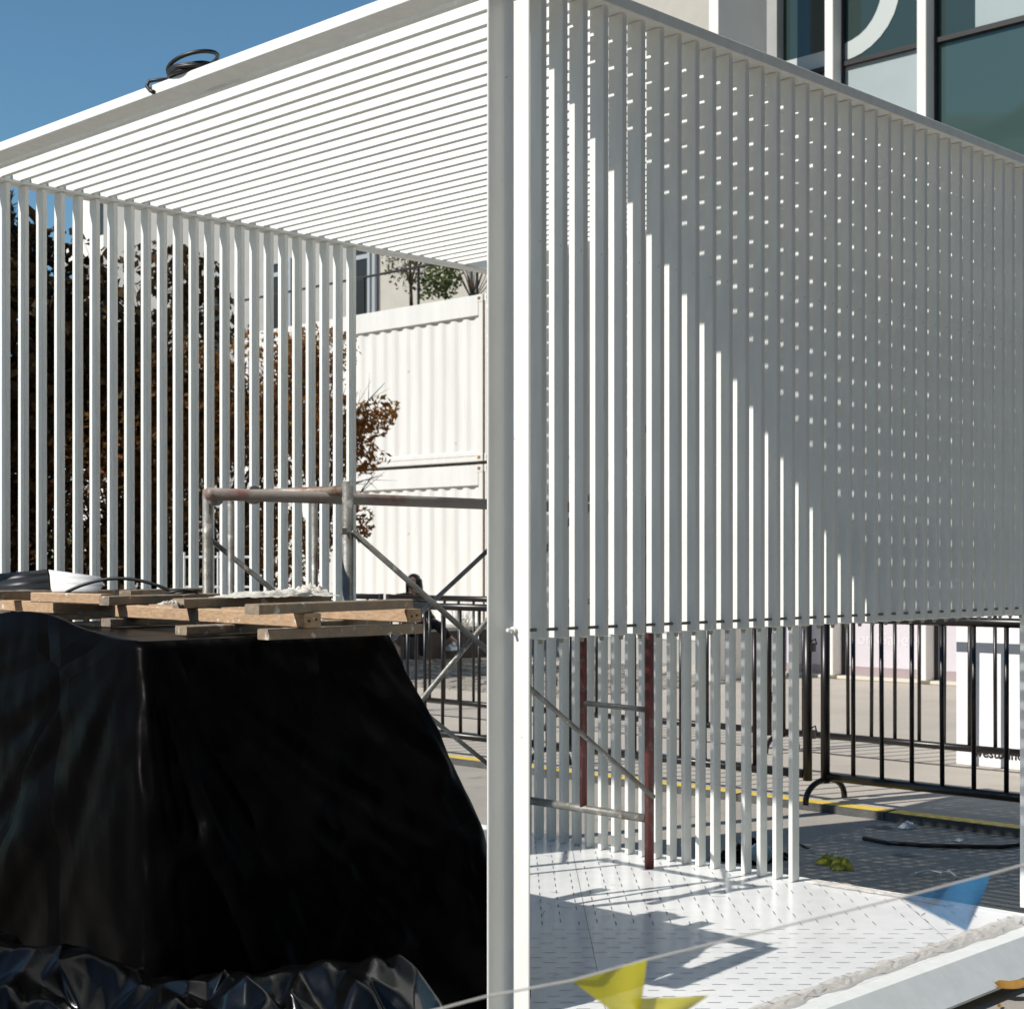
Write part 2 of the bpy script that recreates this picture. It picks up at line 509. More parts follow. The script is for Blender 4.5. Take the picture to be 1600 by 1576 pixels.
# roof blades
BH = .0496
rb_ = MB().box(0, T, .0775, W+.064, ZB+.012, ZB+.012+BH).mesh('roof_blade'); rb_.materials.append(M['white'])
for n in range(-1, 33):
    s = link('roof_blade', rb_, None, pav); bevel(s, .0015)
    s.location = (.2095 + .0768*n + rr.uniform(-.0022, .0022), 0, rr.uniform(-.0012, .0012))
s = link('roof_blade', rb_, None, pav); bevel(s, .0015); s.location = (.0865, 0, 0)  # extra blade tucked behind the front beam, added to stop stray sun patches
# deck and rim
deck = MB().box(-.15, 2.735, -.146, W+.15, .012, ZF-.004).build('platform', M['white'], pav); bevel(deck, .004)
o = MB().prism([(-.1475, ZF-.007), (-.1475, ZF+.0005), (-.240, .044), (-.240, .036), (-.1475, .036)], -.15, 2.735, 0).build('sloped_skirt', M['white'], pav)
for (a, b, c, d) in ((-.148, 2.733, -.1475, -.078), (2.672, 2.734, -.0765, W+.148)):
    o = MB().box(a, b, c, d, ZF-.006, ZF+.001).build('platform_rim', M['white'], pav); bevel(o, .0015)
fx = MB().box(-.148, 2.670, -.0765, W+.148, ZF-.010, ZF).build('floor_panel', M['floor'], pav)
# dashes engraved in the gloss floor, set at 45 degrees to the walls
sl = MB()
fv = Vector((math.cos(yaw), math.sin(yaw), 0)); rv = Vector((math.sin(yaw), -math.cos(yaw), 0))
CAMG = Vector((-2.752, -2.684, 0))
def dash(c, d, l, w):
    d = d.normalized(); s = Vector((-d.y, d.x, 0))
    a = c - d*l/2; b = c + d*l/2
    z = Vector((0, 0, ZF+.0012))
    sl.quad(a-s*w/2+z, b-s*w/2+z, b+s*w/2+z, a+s*w/2+z)
def on_floor(c):
    return .0 < c.x < 2.65 and -.06 < c.y < W-.02
rd = random.Random(5)
i = 0
dd = 4.05
while dd < 5.62:
    lat = -2.2 + (i % 2)*.043
    while lat < 2.2:
        c = CAMG + fv*dd + rv*(lat+rd.uniform(-.004, .004))
        if on_floor(c) and rd.random() < .93: dash(c, rv, rd.uniform(.034, .046), .0032)
        lat += .086
    dd += .066; i += 1
lat = -2.4; i = 0
while lat < 2.4:
    dd = 5.66 + (.04 if i % 2 else 0)
    while dd < 7.6:
        c = CAMG + fv*dd + rv*lat
        if on_floor(c) and rd.random() < .9: dash(c, fv, .055, .0036)
        dd += .125
    lat += .066; i += 1
for lat in (-.30, -.22, -.14, -.06):
    for q in range(4):
        c = CAMG + fv*(3.78+.075*q) + rv*(lat+.36)
        if on_floor(c): dash(c, fv, .04, .008)
for lat in (-.95, .27, 1.49):
    c = CAMG + fv*5.6 + rv*lat
    for q in range(120):
        cc = CAMG + fv*(3.6+.036*q) + rv*lat
        if on_floor(cc): dash(cc, fv, .0362, .0016)
for q in range(70):      # scuffs left by boots and tools
    cc = Vector((rd.uniform(.5, 2.5), rd.uniform(0, 2.6), 0)); an = rd.uniform(0, PI)
    dash(cc, Vector((math.cos(an), math.sin(an), 0)), rd.uniform(.01, .07), rd.uniform(.0012, .003))
o = sl.build('floor_dashes', M['slot'], pav); tag(o, kind='stuff')

# strip of peeled protective film along the right and far edges of the floor
def film(path, wfun, seed, name, label):
    m = MB(); r = random.Random(seed); rows = []
    n = len(path)
    for i, (px, py) in enumerate(path):
        a = path[max(0, i-1)]; b = path[min(n-1, i+1)]
        d = Vector((b[0]-a[0], b[1]-a[1], 0)).normalized(); s = Vector((-d.y, d.x, 0))
        w = wfun(i/(n-1))
        row = []
        for j in range(7):
            t = j/6-.5
            h = ZF + .006 + (1-4*t*t)*w*.13*(.5+noise.noise((px*9, py*9, seed))*.9+.3) + .012*abs(noise.noise((px*31, py*31, j*.7)))
            q = Vector((px, py, 0)) + s*(t*w + .012*noise.noise((px*22, j, seed)))
            row.append((q.x, q.y, max(ZF+.004, h)))
        rows.append(row)
    for i in range(n-1):
        for j in range(6):
            m.quad(rows[i][j], rows[i+1][j], rows[i+1][j+1], rows[i][j+1])
    o = m.build(name, M['film'])
    tag(o, label, 'plastic film')
    # little staple like ticks printed on the film
    t = MB()
    for i in range(4, n-2, max(5, n//11)):
        for j in (2, 3):
            a = Vector(rows[i][j]); b = Vector(rows[i][j+1]); z = Vector((0, 0, .003)); dx = Vector((.004, .001, 0))
            t.quad(a+z, b+z, b+z+dx, a+z+dx)
    t.build('printed_tick', M['steel'], o)
    return o
film([(.95+.0268*i, -.030+.004*math.sin(i*.7)) for i in range(62)], lambda t: .055+.075*max(0, t-.62)**.7+.02*math.sin(t*17)**2, 2,
     'plastic_film', 'crumpled clear film strip along the right floor edge')
film([(2.655, .88-.021*i) for i in range(30)], lambda t: .05+.012*math.sin(t*9), 4,
     'plastic_film', 'thin clear film strip at the far doorway edge')

# ================================================================== COVERED PILE
def lerp(a, b, t): return a + (b-a)*t
def ridge(p): return 1-abs(noise.noise(p))*2.0
def tarp():
    top = [(-.424, 2.35), (-.424, .95), (.47, .95), (.47, 2.35), (-.424, 2.35)]
    bot = [(-.60, 2.45), (-.68, .52), (.615, .27), (.74, 2.35), (-.60, 2.45)]
    segs = [64, 84, 40, 12]
    ring = []
    for k in range(4):
        for i in range(segs[k]):
            t = i/segs[k]
            if k < 2: t = t + .12*math.sin(2*PI*t)*0
            ring.append((Vector((lerp(top[k][0], top[k+1][0], t), lerp(top[k][1], top[k+1][1], t), 0)),
                         Vector((lerp(bot[k][0], bot[k+1][0], t), lerp(bot[k][1], bot[k+1][1], t), 0)), k+t))
    # ease the corners so the sheet bends round them
    for k in (segs[0], segs[0]+segs[1]):
        for off in range(-3, 4):
            pass
    def smooth_pts(idx, w):
        src = [r_[idx].copy() for r_ in ring]
        for c in (segs[0], segs[0]+segs[1]):
            for i in range(c-w, c+w+1):
                acc = Vector((0, 0, 0))
                for q in range(-w, w+1): acc += src[(i+q) % len(src)]
                ring[i % len(ring)][idx].xy = (acc/(2*w+1)).xy
    smooth_pts(0, 3); smooth_pts(1, 7)
    ring.append((ring[0][0].copy(), ring[0][1].copy(), 4.0))
    NV = 46
    verts = []; faces = []
    n = len(ring)
    cen = Vector((0, 1.75, 0))
    # top inward rows then down rows
    rows = []
    for v in (0.0, .35, .7, .9, .97):
        row = []
        for (a, b, s) in ring:
            q = cen.lerp(a, v)
            z = 1.212 + .004*noise.noise((q.x*6, q.y*6, 1))
            if a.x < -.3 and v > .8 and s < 1.0:      # ridge of slack sheet folded up on the left edge
                z += (.052*math.exp(-((a.y-1.52)/.30)**2) + .03*max(0, min(1, (a.y-1.3)*2)))*(1 if v > .85 else .5)
            row.append((q.x, q.y, z))
        rows.append(row)
    for j in range(NV+1):
        v = j/NV
        row = []
        for (a, b, s) in ring:
            q = a.lerp(b, v if v < .55 else .55+(v-.55)*.45)
            out_ = (b-a); out_ = out_.normalized() if out_.length > 1e-6 else Vector((0, -1, 0))
            # long folds that fan out from the upper corner
            ds = (s-1.0)
            ang = math.atan2(ds*1.2, v+.08)
            amp = min(1, v*2.2)
            f = .050*amp*noise.noise((ang*5.0, v*.8, 3.1)) + .022*amp*ridge((ang*9.0, v*1.3, 7.7)) + .010*amp*noise.noise((s*14, v*11, 2))
            f += .026*amp*max(0, ridge((s*2.3+v*1.1, v*2.6-s*.8, 5.5))-.35)
            f += .012*min(1, v*5)*(ridge((s*7.5-v*3.0, v*4.5+s*2.0, 1.5))-.4) + .006*noise.noise((s*30, v*24, 6))
            q = q + out_*f
            z = 1.212 - v*1.06
            if v < .12: z += .0
            if s < 1.0: z -= .02*math.sin(PI*min(1, s))*min(1, v*6)*.6
            row.append((q.x, q.y, z))
        rows.append(row)
    for row in rows: verts += row
    for j in range(len(rows)-1):
        for i in range(n-1):
            faces.append((j*n+i, j*n+i+1, (j+1)*n+i+1, (j+1)*n+i))
    me = bpy.data.meshes.new('black_tarp'); me.from_pydata(verts, [], faces)
    o = link('black_tarp', me, M['tarp'], None, True)
    me.materials.clear(); me.materials.append(M['tarp'])
    tag(o, 'glossy black plastic sheet draped over a waist high pile beside the corner post', 'tarpaulin')
    # slack crumpled skirt lying round the foot of the pile: creased facets
    r = random.Random(31)
    NX, NY = 34, 15
    pts = []
    for j in range(NY+1):
        t = j/NY
        for i in range(NX+1):
            jit = 0 if i in (0, NX) or j in (0, NY) else 1
            lat = -1.62 + 1.56*(i+jit*r.uniform(-.42, .42))/NX
            dd = 4.05 - 1.25*(t+jit*r.uniform(-.42, .42)/NY)
            q = CAMG + fv*dd + rv*lat
            base = .43 - .39*t + .10*max(0, min(1, (-.95-lat)/.35))
            base *= min(1, (NX-i)/6.0+.30)
            P = Vector((lat*1.7, dd*2.6, .3))
            h = .10*(ridge(P)-.30) + .07*(ridge(P*2.1+Vector((4, 2, 0)))-.25) + r.uniform(-.03, .03)
            edge = min(1, j/3.0)
            z = base + h*(.30+.70*edge)
            if j == 0: z -= .15
            pts.append((q.x, q.y, max(.004, z)))
    n2 = NX+1; fs_ = []
    for j in range(NY):
        for i in range(NX):
            a, b, c, d = j*n2+i, j*n2+i+1, (j+1)*n2+i+1, (j+1)*n2+i
            if r.random() < .5: fs_ += [(a, b, c), (a, c, d)]
            else: fs_ += [(a, b, d), (b, c, d)]
    me2 = bpy.data.meshes.new('crumpled_skirt')
    me2.from_pydata(pts, [], fs_)
    me2.validate()
    cr = link('crumpled_skirt', me2, M['tarp_fold'], o)
    at = me2.attributes.new('crease_edge', 'FLOAT', 'EDGE')
    at.data.foreach_set('value', [r.choice((0, 0, .25, .45, .75, .95)) for _ in me2.edges])
    sb2 = cr.modifiers.new('sub', 'SUBSURF'); sb2.levels = 3; sb2.render_levels = 3
    for p_ in me2.polygons: p_.use_smooth = True
    return o
tarp()

pal = empty('timber_pallet', (0, 0, 0))
tag(pal, 'rough timber lattice of cement stained battens lying on the black sheet', 'pallet')
def batten(P, Q, w=.055, h=.036, m='wood_dirty', lab=None):
    b = MB()
    P = Vector(P); Q = Vector(Q); P.z += h/2; Q.z += h/2
    n0 = len(b.v)
    b.bar(P, Q, w, h, chamfer=.003)
    o = b.build('batten', M[m], pal)
    if lab: o['label'] = lab
    return o
batten((-.155, .775, 1.214), (.425, .795, 1.212), .05, .029)
batten((-.175, 1.135, 1.216), (.62, 1.165, 1.218), .055, .026)
batten((-.012, 1.80, 1.216), (.80, 1.81, 1.218), .055, .026)
batten((-.030, 2.40, 1.216), (.80, 2.41, 1.218), .055, .026)
batten((-.018, .735, 1.2435), (.185, 3.0, 1.2435), .055, .040, 'wood', 'long pale timber batten with fresh sunlit side')
batten((.440, .825, 1.2435), (.475, 2.9, 1.2435), .055, .040, 'wood', 'pale timber batten with nailed end')
batten((-.215, .745, 1.284), (.400, .815, 1.286), .055, .028)
batten((-.038, 1.352, 1.284), (.56, 1.40, 1.286), .055, .030)
batten((-.012, 1.81, 1.284), (.44, 1.84, 1.286), .055, .030)
batten((.042, 2.33, 1.285), (.035, 1.865, 1.285), .05, .034, 'wood')
batten((-.10, 2.62, 1.286), (.36, 2.63, 1.286), .055, .034)
batten((.36, 2.28, 1.300), (.86, 2.50, 1.302), .05, .022)
batten((.30, 2.72, 1.290), (.74, 2.74, 1.290), .05, .026)
# nails in the batten ends
nl = MB()
for (x, y, z) in ((-.030, .7345, 1.262), (-.006, .7345, 1.266), (.430, .8245, 1.262), (.450, .8245, 1.264)):
    nl.cyl((x, y+.01, z), (x, y-.002, z), .0035, 6)
nl.build('nail', M['ink'], pal)

def blanket(name, cx, cy, cz, lx, ly, h, seed, m, label, cat, rz=0):
    b = MB(); NX, NY = 36, 16; pts = []
    for j in range(NY+1):
        row = []
        for i in range(NX+1):
            u = i/NX-.5; v = j/NY-.5
            e = max(0, 1-(abs(u)*2)**3)*max(0, 1-(abs(v)*2)**3)
            k = 1+.25*noise.noise((u*5, v*5, seed))
            x = u*lx*k; y = v*ly*k
            z = h*e*(.35+.65*abs(noise.noise((u*7+seed, v*4, 1)))) + .14*h*noise.noise((u*16, v*12, seed))
            row.append((cx+x*math.cos(rz)-y*math.sin(rz), cy+x*math.sin(rz)+y*math.cos(rz), cz+max(-.004, z)))
        pts.append(row)
    vv = [q for r in pts for q in r]; n = NX+1
    me = bpy.data.meshes.new(name)
    me.from_pydata(vv, [], [(j*n+i, j*n+i+1, (j+1)*n+i+1, (j+1)*n+i) for j in range(NY) for i in range(NX)])
    o = link(name, me, m, None, True); tag(o, label, cat); return o
blanket('rag', .34, 1.37, 1.314, .42, .12, .035, 3, M['rag'], 'long dusty white rag spread on the middle batten', 'rag')
blanket('rag', .50, 1.40, 1.318, .12, .10, .055, 9, M['rag'], 'small bunched white rag at the end of the batten', 'rag')
blanket('rag', -.075, 1.34, 1.298, .07, .03, .018, 5, M['rag'], 'tiny white scrap caught at the left end of a batten', 'rag')

# curled board, one side white one side black, and loose hose on the pile
cs = MB()
rdg = [(.324, 2.752, 1.392), (.300, 2.700, 1.372), (.268, 2.640, 1.345), (.250, 2.600, 1.312)]
rgt = [(.430, 2.560, 1.366), (.418, 2.520, 1.352), (.396, 2.490, 1.330), (.372, 2.485, 1.312)]
for i in range(3):
    cs.quad(rdg[i], rgt[i], rgt[i+1], rdg[i+1])
csm = cs.build('folded_sheet', M['paper'], None, True)
tag(csm, 'folded white sheet catching the sun at the left of the pallet', 'sheet')
sd = csm.modifiers.new('solid', 'SOLIDIFY'); sd.thickness = .003
blk = MB()
lft = [(.190, 2.905, 1.375), (.170, 2.870, 1.350), (.150, 2.83, 1.325), (.138, 2.80, 1.300)]
for i in range(3):
    rq = [(q[0]-.004, q[1]+.004, q[2]) for q in rdg]
    blk.quad(lft[i], rq[i], rq[i+1], lft[i+1])
ob = blk.build('black_membrane', M['rubber'], None, True); tag(ob, 'black rubber membrane bulging beside the folded white sheet', 'membrane')
sd = ob.modifiers.new('solid', 'SOLIDIFY'); sd.thickness = .004
blanket('black_membrane', -.30, 2.75, 1.24, .62, .5, .12, 12, M['tarp'], 'low heap of black plastic at the left end of the battens', 'plastic')
hs = MB()
pts = []
for i in range(25):
    t = i/24
    pts.append((.06+.24*t, 2.17-.30*t, 1.318+.05*math.sin(PI*min(1, t*1.02))**.8))
hs.tube(pts, .006, 7)
pts = [(.30+.05*math.cos(a*.55)+.02*a*.1, 1.86+.05*math.sin(a*.55), 1.322+.006*math.sin(a)) for a in range(22)]
hs.tube(pts, .005, 6)
ob = hs.build('black_hose', M['rubber'], smooth=True); tag(ob, 'thin black hose arching over the timber battens', 'hose')

# ================================================================== SCAFFOLD
R_ = .0200
def frame(X, y0, y1, zt, label, mleg, tops=True):
    f = empty('scaffold_frame', (X, (y0+y1)/2, 0)); tag(f, label, 'scaffold frame', 'scaffold frames inside the pavilion')
    def part(n, P, Q, r, m):
        o = MB()
        o.tube([(P[0]-X, P[1]-(y0+y1)/2, P[2]), (Q[0]-X, Q[1]-(y0+y1)/2, Q[2])], r, 14)
        return o.build(n, M[m], f, True)
    part('leg', (X, y0, ZF+.002), (X, y0, zt), R_, mleg)
    part('leg', (X, y1, ZF+.002), (X, y1, zt), R_, mleg)
    part('top_bar', (X, y0+R_, zt-.032), (X, y1-R_, zt-.028), R_*.96, 'galv_rust')
    part('foot_bar', (X, y0+R_, .340), (X, y1-R_, .345), R_*.9, 'galv')
    ym = lerp(y0, y1, .82); yn = lerp(y0, y1, .22)
    part('inner_leg', (X, lerp(y0, y1, .445) if not tops else ym, .34), (X, lerp(y0, y1, .445) if not tops else ym, zt-.05), R_*.62 if tops else R_*.82, mleg if not tops else 'galv')
    if tops:
        part('inner_leg', (X, yn, .34), (X, yn, zt-.05), R_*.62, 'galv')
    else:
        part('rung', (X, y0+R_, .799), (X, lerp(y0, y1, .445), .806), R_*.62, 'galv')
        part('rung', (X, y0+R_, 1.25), (X, lerp(y0, y1, .445), 1.25), R_*.62, 'galv')
    return f
f1 = frame(.790, 1.551, 2.385, 1.703, 'grey rusty scaffold frame standing behind the timber pallet', 'galv')
f2 = frame(2.440, 1.551, 2.385, 1.70, 'scaffold frame with worn red legs by the far slat wall', 'red_tube', False)
# coupler collars on the top bar
for yy in (2.33, 2.09):
    cp = MB()
    cp.tube([(0, yy-1.968-.006, 1.672), (0, yy-1.968+.016, 1.672)], .034, 16)
    cp.build('collar', M['galv'], f1)
pin = MB(); pin.cyl((-.02, -.417-.02, 1.53), (-.05, -.417-.02, 1.53), .012, 8); pin.build('brace_pin', M['galv'], f1)
def brace(y, label, z0=1.53, z1=.435):
    b = empty('cross_brace', (1.615, y, 1.0)); tag(b, label, 'cross brace', 'crossed brace tubes between the scaffold frames')
    MB().tube([(.79-1.615, 0, z0-1.0), (2.44-1.615, 0, z1-1.0)], .0105, 10).build('brace_tube', M['galv'], b, True)
    MB().tube([(.79-1.615, .024, z1+.23-1.0-.03), (2.44-1.615, .024, 1.53+.47-1.0)], .0105, 10).build('brace_tube', M['galv'], b, True)
    return b
brace(1.528, 'crossed grey brace tubes nearest the corner post')
b2 = empty('cross_brace', (1.615, 2.41, 1.0)); tag(b2, 'crossed grey brace tubes further back beside the barriers', 'cross brace', 'crossed brace tubes between the scaffold frames')
MB().tube([(-.825, 0, .53), (.825, 0, -.565)], .0105, 10).build('brace_tube', M['galv'], b2, True)
MB().tube([(-.825, .024, -.565), (.825, .024, .53)], .0105, 10).build('brace_tube', M['galv'], b2, True)
pl_ = MB().tube([(.28, 1.655, 1.648), (1.2, 1.655, 1.648), (2.44, 1.655, 1.645)], .0205, 14).build('steel_pole', M['pole_red'], None, True)
tag(pl_, 'long dirty steel pole with red paint slung between the scaffold frames', 'pole')

# ================================================================== HOSE COIL ON THE ROOF BEAM
hc = MB(); pts = []
for i in range(140):
    a = i*.24
    k = i/140
    r = 1+.16*noise.noise((i*.045, 1, 2))
    pts.append((.045+.058*r*math.cos(a), 1.408+.080*r*math.sin(a)-.012*k, ZT+.010+.014*k+.006*math.sin(a*1.3)))
for i in range(30):     # last loop springs up off the coil
    a = 140*.24+i*.21
    k = math.sin(PI*min(1, i/29))
    pts.append((.045+.062*math.cos(a), 1.398+.098*math.sin(a), ZT+.024+.034*k))
hc.tube(pts, .0065, 8)
hc.tube([(.05, 1.48, ZT+.014), (.015, 1.54, ZT+.016), (-.004, 1.562, ZT+.012), (-.013, 1.560, ZT-.006), (-.016, 1.535, ZT-.026), (-.016, 1.515, ZT-.034)], .0062, 8)
ob = hc.build('hose_coil', M['rubber'], smooth=True); tag(ob, 'coil of black hose lying on top of the front roof beam', 'hose')

# ================================================================== CROWD BARRIERS
def make_barrier(L, label, group, nb=10):
    """steel crowd barrier along +Y, origin at near lower corner on the ground"""
    b = empty('crowd_barrier'); tag(b, label, 'barrier', group)
    H = 1.085
    rp = .0265
    for y in (0.0, L):
        MB().tube([(0, y, .115), (0, y, H)], rp, 14).build('post', M['black_metal'], b, True)
    MB().tube([(0, rp, H-.028), (0, L-rp, H-.028)], .0255, 14).build('top_rail', M['black_metal'], b, True)
    MB().tube([(0, rp, .150), (0, L-rp, .150)], .0245, 14).build('bottom_rail', M['black_metal'], b, True)
    me = MB().tube([(0, 0, .150), (0, 0, H-.03)], .0128, 10).mesh('bar'); me.materials.append(M['black_metal'])
    for p in me.polygons: p.use_smooth = True
    step = L/(nb+1)
    for i in range(nb):
        o = link('bar', me, None, b); o.location = (0, step*(i+1), 0)
        o.rotation_euler = (random.uniform(-.006, .006), 0, 0)
    for y in (L,):
        pts = [(.20*math.cos(a), y, .008+.125*math.sin(a)**.8) for a in [PI*i/16 for i in range(17)]]
        MB().tube(pts, .017, 10).build('foot', M['black_metal'], b, True)
    h = MB()
    for z in (.36, .86):
        h.box(-.012, .012, -.050, -.028, z, z+.05); h.tube([(0, -.028, z+.06), (0, -.052, z+.075), (0, -.062, z+.04)], .005, 6)
    h.build('hook', M['black_metal'], b)
    return b
near_lab = ['black steel crowd barrier facing the doorway on the right', 'black steel crowd barrier just outside the far slat wall',
            'black steel crowd barrier seen between pallet and corner post', 'black steel crowd barrier behind the left slats']
far_lab = ['further black barrier in front of the white sign box', 'further black barrier outside the middle of the slat wall',
           'further black barrier behind the cross braces', 'further black barrier in front of the leafy trees']
BL = 2.03
for row, (bx, y0, labs, grp, dz) in enumerate(((4.99, .30, near_lab, 'near row of black crowd barriers', .0475),
                                          (6.83, 1.86, far_lab, 'far row of black crowd barriers', .045))):
    for i in range(4):
        b = make_barrier(BL, labs[i], grp) if i == 0 else copy_tree(b0)
        if i == 0: b0 = b
        b['label'] = labs[i]
        b.location = (bx + random.uniform(-.01, .01), y0 + i*(BL+.12), dz)

# ================================================================== SIGN BOX
sb = empty('sign_box', (7.10, 2.06, .045)); tag(sb, 'tall white plywood box with black lettering behind the barriers', 'sign')
bx_ = MB().box(0, .9, -.95, .60, 0, 1.75).build('box', M['sign_white'], sb); bevel(bx_, .004)
tm = text_mesh('westbund', .092, .0015, 'lettering', .0016); tm.materials.append(M['ink'])
to = link('lettering', tm, None, sb)
to.rotation_euler = (PI/2, 0, -PI/2); to.location = (-.0025, .470, .066)

# ================================================================== LITTER ON THE GROUND
def tubeobj(name, pts, r, m, label, cat):
    o = MB().tube(pts, r, 8).build(name, m, None, True); tag(o, label, cat); return o
tubeobj('black_cable', [(4.30, 1.66, .012), (4.27, 1.50, .012), (4.33, 1.34, .012), (4.45, 1.18, .012), (4.56, 1.04, .012), (4.72, .965, .016), (4.84, .99, .03), (4.90, 1.06, .05)], .011, M['rubber'],
        'black cable curving along the ground below the kerb', 'cable')
blanket('crumpled_flag', 3.62, 1.36, .004, .20, .10, .055, 21, M['litter_y'], 'crumpled yellow green pennant on the shaded ground', 'flag', .6)
blanket('crumpled_flag', 3.66, 1.46, .004, .14, .08, .05, 23, M['litter_y'], 'small yellow green scrap left of the crumpled pennant', 'flag', .2)
tubeobj('white_tape', [(3.70, 1.02, .006), (3.74, .97, .02), (3.76, .92, .012), (3.74, .87, .03), (3.76, .85, .008), (3.71, .82, .012)], .005, M['paper'], 'twisted white tape lying behind the blue pennant', 'tape')
blanket('paper_scrap', 4.79, 1.69, .004, .09, .07, .05, 31, M['paper'], 'crumpled white paper scrap under the kerb', 'paper')
blanket('paper_scrap', 4.63, 1.30, .004, .06, .04, .02, 33, M['paper'], 'tiny white scrap near the black cable', 'paper')
blanket('dark_bag', 3.50, 1.78, .002, .30, .28, .13, 41, M['tarp'], 'black plastic bag behind the far slats', 'bag')
bl = MB().ball((3.40, 1.66, .055), .055, .055, .05, 14, 10).build('blue_ball', mat('pale_blue', (.30, .42, .50), .5), None, True); tag(bl, 'pale blue round lid seen between the last slats', 'lid')

def leaf_obj(name, x, y, z, L, rz, tilt, m, label):
    b = MB(); N = 8
    for i in range(N):
        t0 = i/N; t1 = (i+1)/N
        def w(t): return L*.22*math.sin(PI*t)**.8*(1+.2*math.sin(t*9))
        def h(t): return .22*L*(t-.3)**2*2
        for s in (-1, 1):
            b.quad((L*t0-L/2, 0, h(t0)), (L*t1-L/2, 0, h(t1)), (L*t1-L/2, s*w(t1), h(t1)+w(t1)*.5), (L*t0-L/2, s*w(t0), h(t0)+w(t0)*.5))
    b.tube([(-L/2, 0, h(0)), (-L*.72, 0, h(0)+.01)], L*.012, 5)
    o = b.build(name, m); o.location = (x, y, z); o.rotation_euler = (tilt, .1, rz)
    tag(o, label, 'leaf'); return o
leaf_obj('dry_leaf', 2.06, -.266, .040, .125, -.75, .35, M['dry_leaf'], 'dry ochre leaf leaning on the platform edge')
leaf_obj('dry_leaf', 1.95, -.285, .006, .035, .4, .1, M['dry_leaf'], 'small brown leaf fragment below the larger leaf')
leaf_obj('dry_leaf', 3.84, 1.715, .012, .10, 1.2, .2, M['bark'], 'curled brown leaf beside the last slat')

# ================================================================== BUNTING close to the lens
bu = empty('bunting', (-1.0, -1.4, .9)); tag(bu, 'pale string of coloured pennants sagging past the corner post', 'bunting')
o0 = Vector((-1.0, -1.4, .9))
ctrl = [(-1.46, -1.15, .835), (-1.38, -1.228, .861), (-1.34, -1.268, .876), (-1.264, -1.346, .896), (-1.199, -1.413, .922), (-.973, -1.645, 1.001), (-.897, -1.724, 1.030), (-.866, -1.755, 1.042), (-.70, -1.92, 1.10)]
MB().tube([Vector(c)-o0 for c in ctrl], .0015, 8).build('string', M['string'], bu, True)
def pennant(a, b, c, mid, m, seed):
    """triangular pennant hung from a..b with point c, slightly folded"""
    a = Vector(a); b = Vector(b); c = Vector(c); N = 10; bm_ = MB(); g = []
    nrm = (b-a).cross(c-a).normalized()
    for i in range(N+1):
        row = []
        for j in range(N+1):
            u = i/N; v = j/N
            q = (a.lerp(b, u)).lerp(c, v)
            q = q + nrm*(mid*math.sin(PI*u*1.5+seed)*math.sin(PI*(v*.8+.1)))*(1-v*.6)
            row.append(q-o0)
        g.append(row)
    vv = [q for r in g for q in r]
    me = bpy.data.meshes.new('pennant')
    me.from_pydata([tuple(q) for q in vv], [], [(i*(N+1)+j, (i+1)*(N+1)+j, (i+1)*(N+1)+j+1, i*(N+1)+j+1) for i in range(N) for j in range(N)])
    return link('pennant', me, m, bu, True)
pennant((-1.265, -1.345, .8955), (-1.199, -1.413, .9225), (-1.207, -1.404, .832), .010, M['flag_y'], .3)
pennant((-1.212, -1.398, .872), (-1.144, -1.470, .8775), (-1.197, -1.414, .826), .008, M['flag_y'], 1.2)
pennant((-.976, -1.642, 1.0), (-.897, -1.724, 1.030), (-.917, -1.703, .958), .012, M['flag_b'], .6)

# ================================================================== SHIPPING CONTAINERS
CX = 14.25
def container(z0, label):
    c = empty('shipping_container', (CX, 14.45, z0)); tag(c, label, 'container', 'stacked white containers')
    L = 6.06; Hc = 2.55; Wd = 2.44
    # corrugated long wall facing the plaza
    prof = []
    y = .12; per = .278
    def zig(xo, flip):
        pts = []
        y = .10
        while y < L-.10:
            for (dy, dx) in ((0, 0), (.070, 0), (.070+.068, .027), (.070+.068+.072, .027)):
                yy = min(y+dy, L-.10); pts.append((xo + (dx if not flip else -dx), yy))
            y += per
        pts.append((xo, L-.10))
        return pts
    for nm, xo, fl in (('corrugated_wall', .030, False), ('corrugated_wall', Wd-.03, True)):
        m = MB(); pts = zig(xo, fl)
        for a, b in zip(pts, pts[1:]):
            m.quad((a[0], a[1], .155), (b[0], b[1], .155), (b[0], b[1], Hc-.30), (a[0], a[1], Hc-.30))
        m.build(nm, M['cont'], c)
    for (y0) in (.0, L-.10):
        for x0 in (0, Wd-.10):
            o = MB().box(x0, x0+.10, y0, y0+.098, 0, Hc).build('corner_post', M['cont'], c); bevel(o, .008)
    o = MB().box(-.004, .10, .10, L-.102, Hc-.32, Hc-.002).build('top_rail', M['cont'], c); bevel(o, .006)
    o = MB().box(.0, .10, .10, L-.102, .0, .085).build('bottom_rail', M['cont'], c); bevel(o, .006)
    o = MB().box(.022, .10, .10, L-.102, .088, .155).build('bottom_rail', M['cont'], c); bevel(o, .006)
    for y0 in (-.004, L-.158):
        for zz in (0, Hc-.118):
            cb = MB().box(-.007, .16, y0, y0+.162, zz, zz+.118).build('corner_casting', M['cont'], c); bevel(cb, .006)
            MB().box(-.009, .0, y0+.05, y0+.112, zz+.035, zz+.083).build('casting_hole', M['rust'], c)
    MB().box(.05, Wd-.05, .05, L-.05, Hc-.06, Hc-.02).build('roof', M['cont'], c)
    MB().box(.06, Wd-.06, .03, .06, .1, Hc-.1).build('end_wall', M['cont'], c)
    MB().box(.06, Wd-.06, L-.06, L-.03, .1, Hc-.1).build('end_wall', M['cont'], c)
    MB().box(-.0025, .02, -.0165, -.003, .02, Hc-.1).build('rust_seam', M['rust'], c)
    MB().box(-.007, -.0055, .12, L-.12, .0845, .0885).build('rust_seam', M['rust'], c)
    return c
